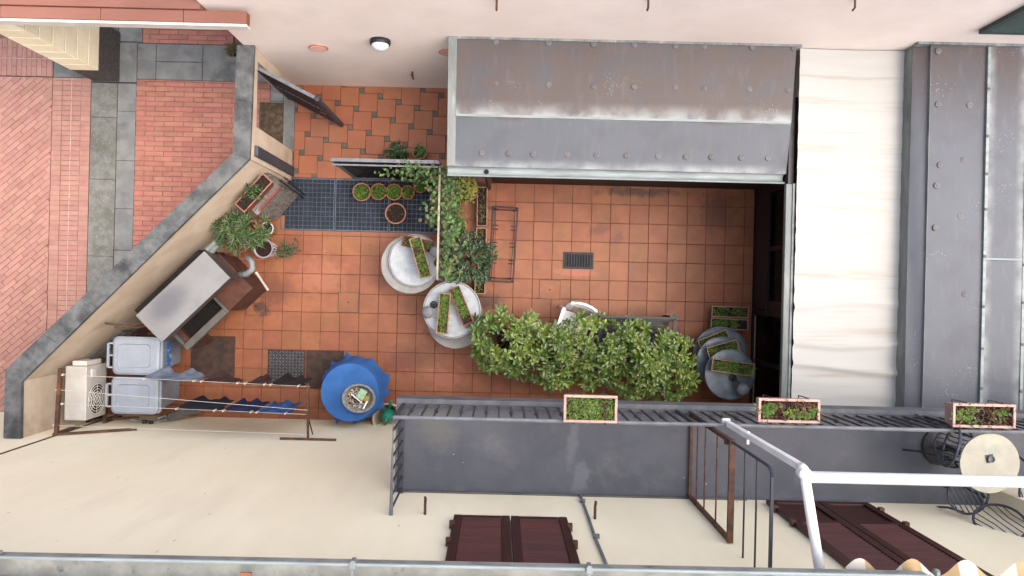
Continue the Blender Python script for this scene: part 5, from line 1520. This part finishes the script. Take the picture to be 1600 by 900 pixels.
# white plastic chair
cc = A(897, 512, .42); rz = math.radians(-17)
t = thing('plastic_chair', (cc.x,cc.y,0), 'white plastic garden chair half hidden behind the evergreen shrubs', 'chair', rz=rz)
M_ = ROOT[t.name]
def tb_(m, *a, **k): m.v = [M_ @ v for v in m.v]; return m.build(*a, **k)
m = MB().grid(lambda a, b: (-.21+.42*a, -.22+.43*b, .42-.02*math.sin(math.pi*a)+.02*b*b), 8, 8).box((-.2,-.21,.37),(.2,.2,.395)); tb_(m, 'seat', 'white_plastic', t)
for i in range(5):
    xa_ = -.2+.4*i/5+(.012 if i else 0); xb_ = -.2+.4*(i+1)/5-(.0 if i == 4 else .004)
    m = MB()
    for s in (0,.012):
        m.grid(lambda a, b, s=s: (xa_+(xb_-xa_)*a, .21+.10*b+s+.03*math.cos((xa_+(xb_-xa_)*a)*6), .43+.33*b), 2, 6)
    tb_(m, 'back_slat', 'white_plastic', t)
m = MB()
pts = [(-.235,.20,.42),(-.225,.29,.70),(-.19,.33,.80),(-.1,.365,.835),(0,.375,.845),(.1,.365,.835),(.19,.33,.80),(.225,.29,.70),(.235,.20,.42)]
m.tube(pts, .02, 8)
m.grid(lambda a, b: (-.2+.4*a, .305+.065*b+.03*math.cos((-.2+.4*a)*6)-.02, .74+.10*b-.12*(a-.5)**2*b), 10, 3); tb_(m, 'back_frame', 'white_plastic', t)
for s in (-1,1):
    m = MB().grid(lambda a, b: (s*(.23+.05*a), -.2+.42*b, .64-.01*a-.06*(1-b)**3), 2, 8).box((s*.255-.025,-.2,.62),(s*.255+.025,.22,.632)); tb_(m, 'armrest', 'white_plastic', t)
    for y in (-.2,.22):
        m = MB().bar((s*.26,y*1.1,0),(s*.25,y,.62),.05,.035); tb_(m, 'leg', 'white_plastic', t)
# black bench
b0, b1 = A(941,494,.78), A(1057,497.5,.78)
dd = (b1-b0).normalized(); nn = Vector((dd.y,-dd.x,0)); Lb_ = (b1-b0).length
t = thing('black_bench', ((b0+b1)/2).to_tuple()[:2]+(0,), 'black metal bench behind the evergreen shrubs', 'bench')
def Q(a, b, z): p = b0+dd*a+nn*b; return Vector((p.x,p.y,z))
for z, b in ((.78,0),(.70,.015),(.62,.03),(.54,.045)): MB().bar(Q(0,b,z),Q(Lb_,b,z),.025,.06).build('back_slat', 'black_iron', t)
for k in range(5): MB().bar(Q(.02,.09+k*.085,.42),Q(Lb_-.02,.09+k*.085,.42),.07,.02).build('seat_slat', 'black_iron', t)
for a in (-.01, Lb_+.01):
    MB().bar(Q(a,-.06,.64),Q(a,.45,.64),.05,.03).build('armrest', 'black_iron', t)
    MB().bar(Q(a,.0,0),Q(a,.0,.80),.04).build('leg', 'black_iron', t)
    MB().bar(Q(a,.43,0),Q(a,.43,.63),.04).build('leg', 'black_iron', t)
for a, lab in ((-.02,''),(Lb_-.05,'')): MB().bar(Q(a-.06,-.03,.82),Q(a+.05,-.0,.82),.035,.03).build('back_cap', 'black_iron', t)

# ------------------------------------------------------------------ bistro set on the balcony
zt = ZB+.73
c = A(1547, 724, zt); r = 47/(FPX/(CAMZ-zt))
t = thing('bistro_table', (c.x,c.y,ZB), 'round cream topped bistro table on the balcony under the white bar', 'table')
MB().lathe((c.x,c.y,zt), [(r*.97,-.025),(r,-.02),(r,-.004),(r*.99,0),(.01,.001)], 48).build('tabletop', 'cream_table', t)
MB().lathe((c.x,c.y,ZB), [(.2,.0),(.2,.02),(.03,.06),(.025,.6),(.12,.7)], 16).build('pedestal', 'iron', t)
p = A(1546,716,zt)
t = thing('ashtray', (p.x,p.y,zt+.002), 'small grey ashtray on a square mat on the bistro table', 'ashtray')
MB().box((p.x-.035,p.y-.04,zt+.002),(p.x+.035,p.y+.035,zt+.008), .2).build('mat', 'concrete', t)
MB().lathe((p.x+.004,p.y-.004,zt+.008), [(.028,0),(.033,.02),(.026,.02),(.02,.006)], 18).build('dish', 'zinc_beam', t)
def iron_chair(seat, rz, label, zs=.45):
    s = A(*seat, ZB+zs); 
    t = thing('wrought_iron_chair', (s.x,s.y,ZB), label, 'chair', 'wrought iron chairs at the bistro table', rz)
    Mx = ROOT[t.name]
    def done(m, *a, **k): m.v = [Mx @ v for v in m.v]; return m.build(*a, **k)
    ring = lambda rx, ry, z, tilt=0, y0=0, n=24: [(rx*math.cos(i*2*math.pi/n), y0+ry*math.sin(i*2*math.pi/n)*(1 if not tilt else math.cos(tilt)), z+(ry*math.sin(i*2*math.pi/n)*math.sin(tilt) if tilt else 0)) for i in range(n+1)]
    m = MB().tube(ring(.2,.2,zs), .012, 6)
    for k in range(-4,5):
        w = math.sqrt(.195**2-(k*.043)**2); m.tube([(k*.043,-w,zs),(k*.043,w,zs)], .006, 5)
    done(m, 'seat', 'steel_dark', t)
    tl = math.radians(70)
    m = MB().tube(ring(.19,.23,zs+.27,tl,.22), .012, 6)
    for k in range(-3,4):
        w = .21*math.sqrt(1-(k*.05/.19)**2)
        m.tube([(k*.05+.02*math.sin(k),.22-w*math.cos(tl),zs+.27-w*math.sin(tl)),(k*.045,.22,zs+.27),(k*.05,.22+w*math.cos(tl),zs+.27+w*math.sin(tl))], .005, 5)
    done(m, 'backrest', 'steel_dark', t)
    for x, y in ((-.15,-.15),(.15,-.15),(-.15,.15),(.15,.15)):
        done(MB().tube([(x*.9,y*.9,zs),(x*1.0,y*1.0,zs*.5),(x*1.3,y*1.3,0)], .011, 6), 'leg', 'steel_dark', t)
    return t
iron_chair((1513,771), math.radians(180+32), 'blue grey wrought iron chair with an oval back against the cream wall')
iron_chair((1492,698), math.radians(75), 'dark wrought iron chair between the railing and the bistro table')
iron_chair((1625,770), math.radians(200), 'wrought iron chair only partly in view beyond the bistro table')

# doormat outside the gate
a, b = A(406,160), A(442,232)
o = MB().box((a.x,b.y,.002),(b.x,a.y,.016)).build('doormat', 'doormat', origin=((a.x+b.x)/2,(a.y+b.y)/2,0), bevel=.004)
tag(o, 'worn brown doormat on the street side of the open gate', 'doormat')

# fallen leaves and crumbs of soil on the tiles
m = MB()
for _ in range(90):
    u, v = R.choice(((690,520),(760,560),(900,610),(720,450),(560,380),(700,340),(450,400),(870,470)))
    p = A(u+R.gauss(0,38), v+R.gauss(0,16), .004)
    if p.y < YH+.05: continue
    an = R.uniform(0,6.28); m.leaf(p, (math.cos(an),math.sin(an),.02), R.uniform(.02,.05), R.uniform(.01,.02), None, 0)
o = m.build('fallen_leaves', 'leaf_dry'); stuff(o)
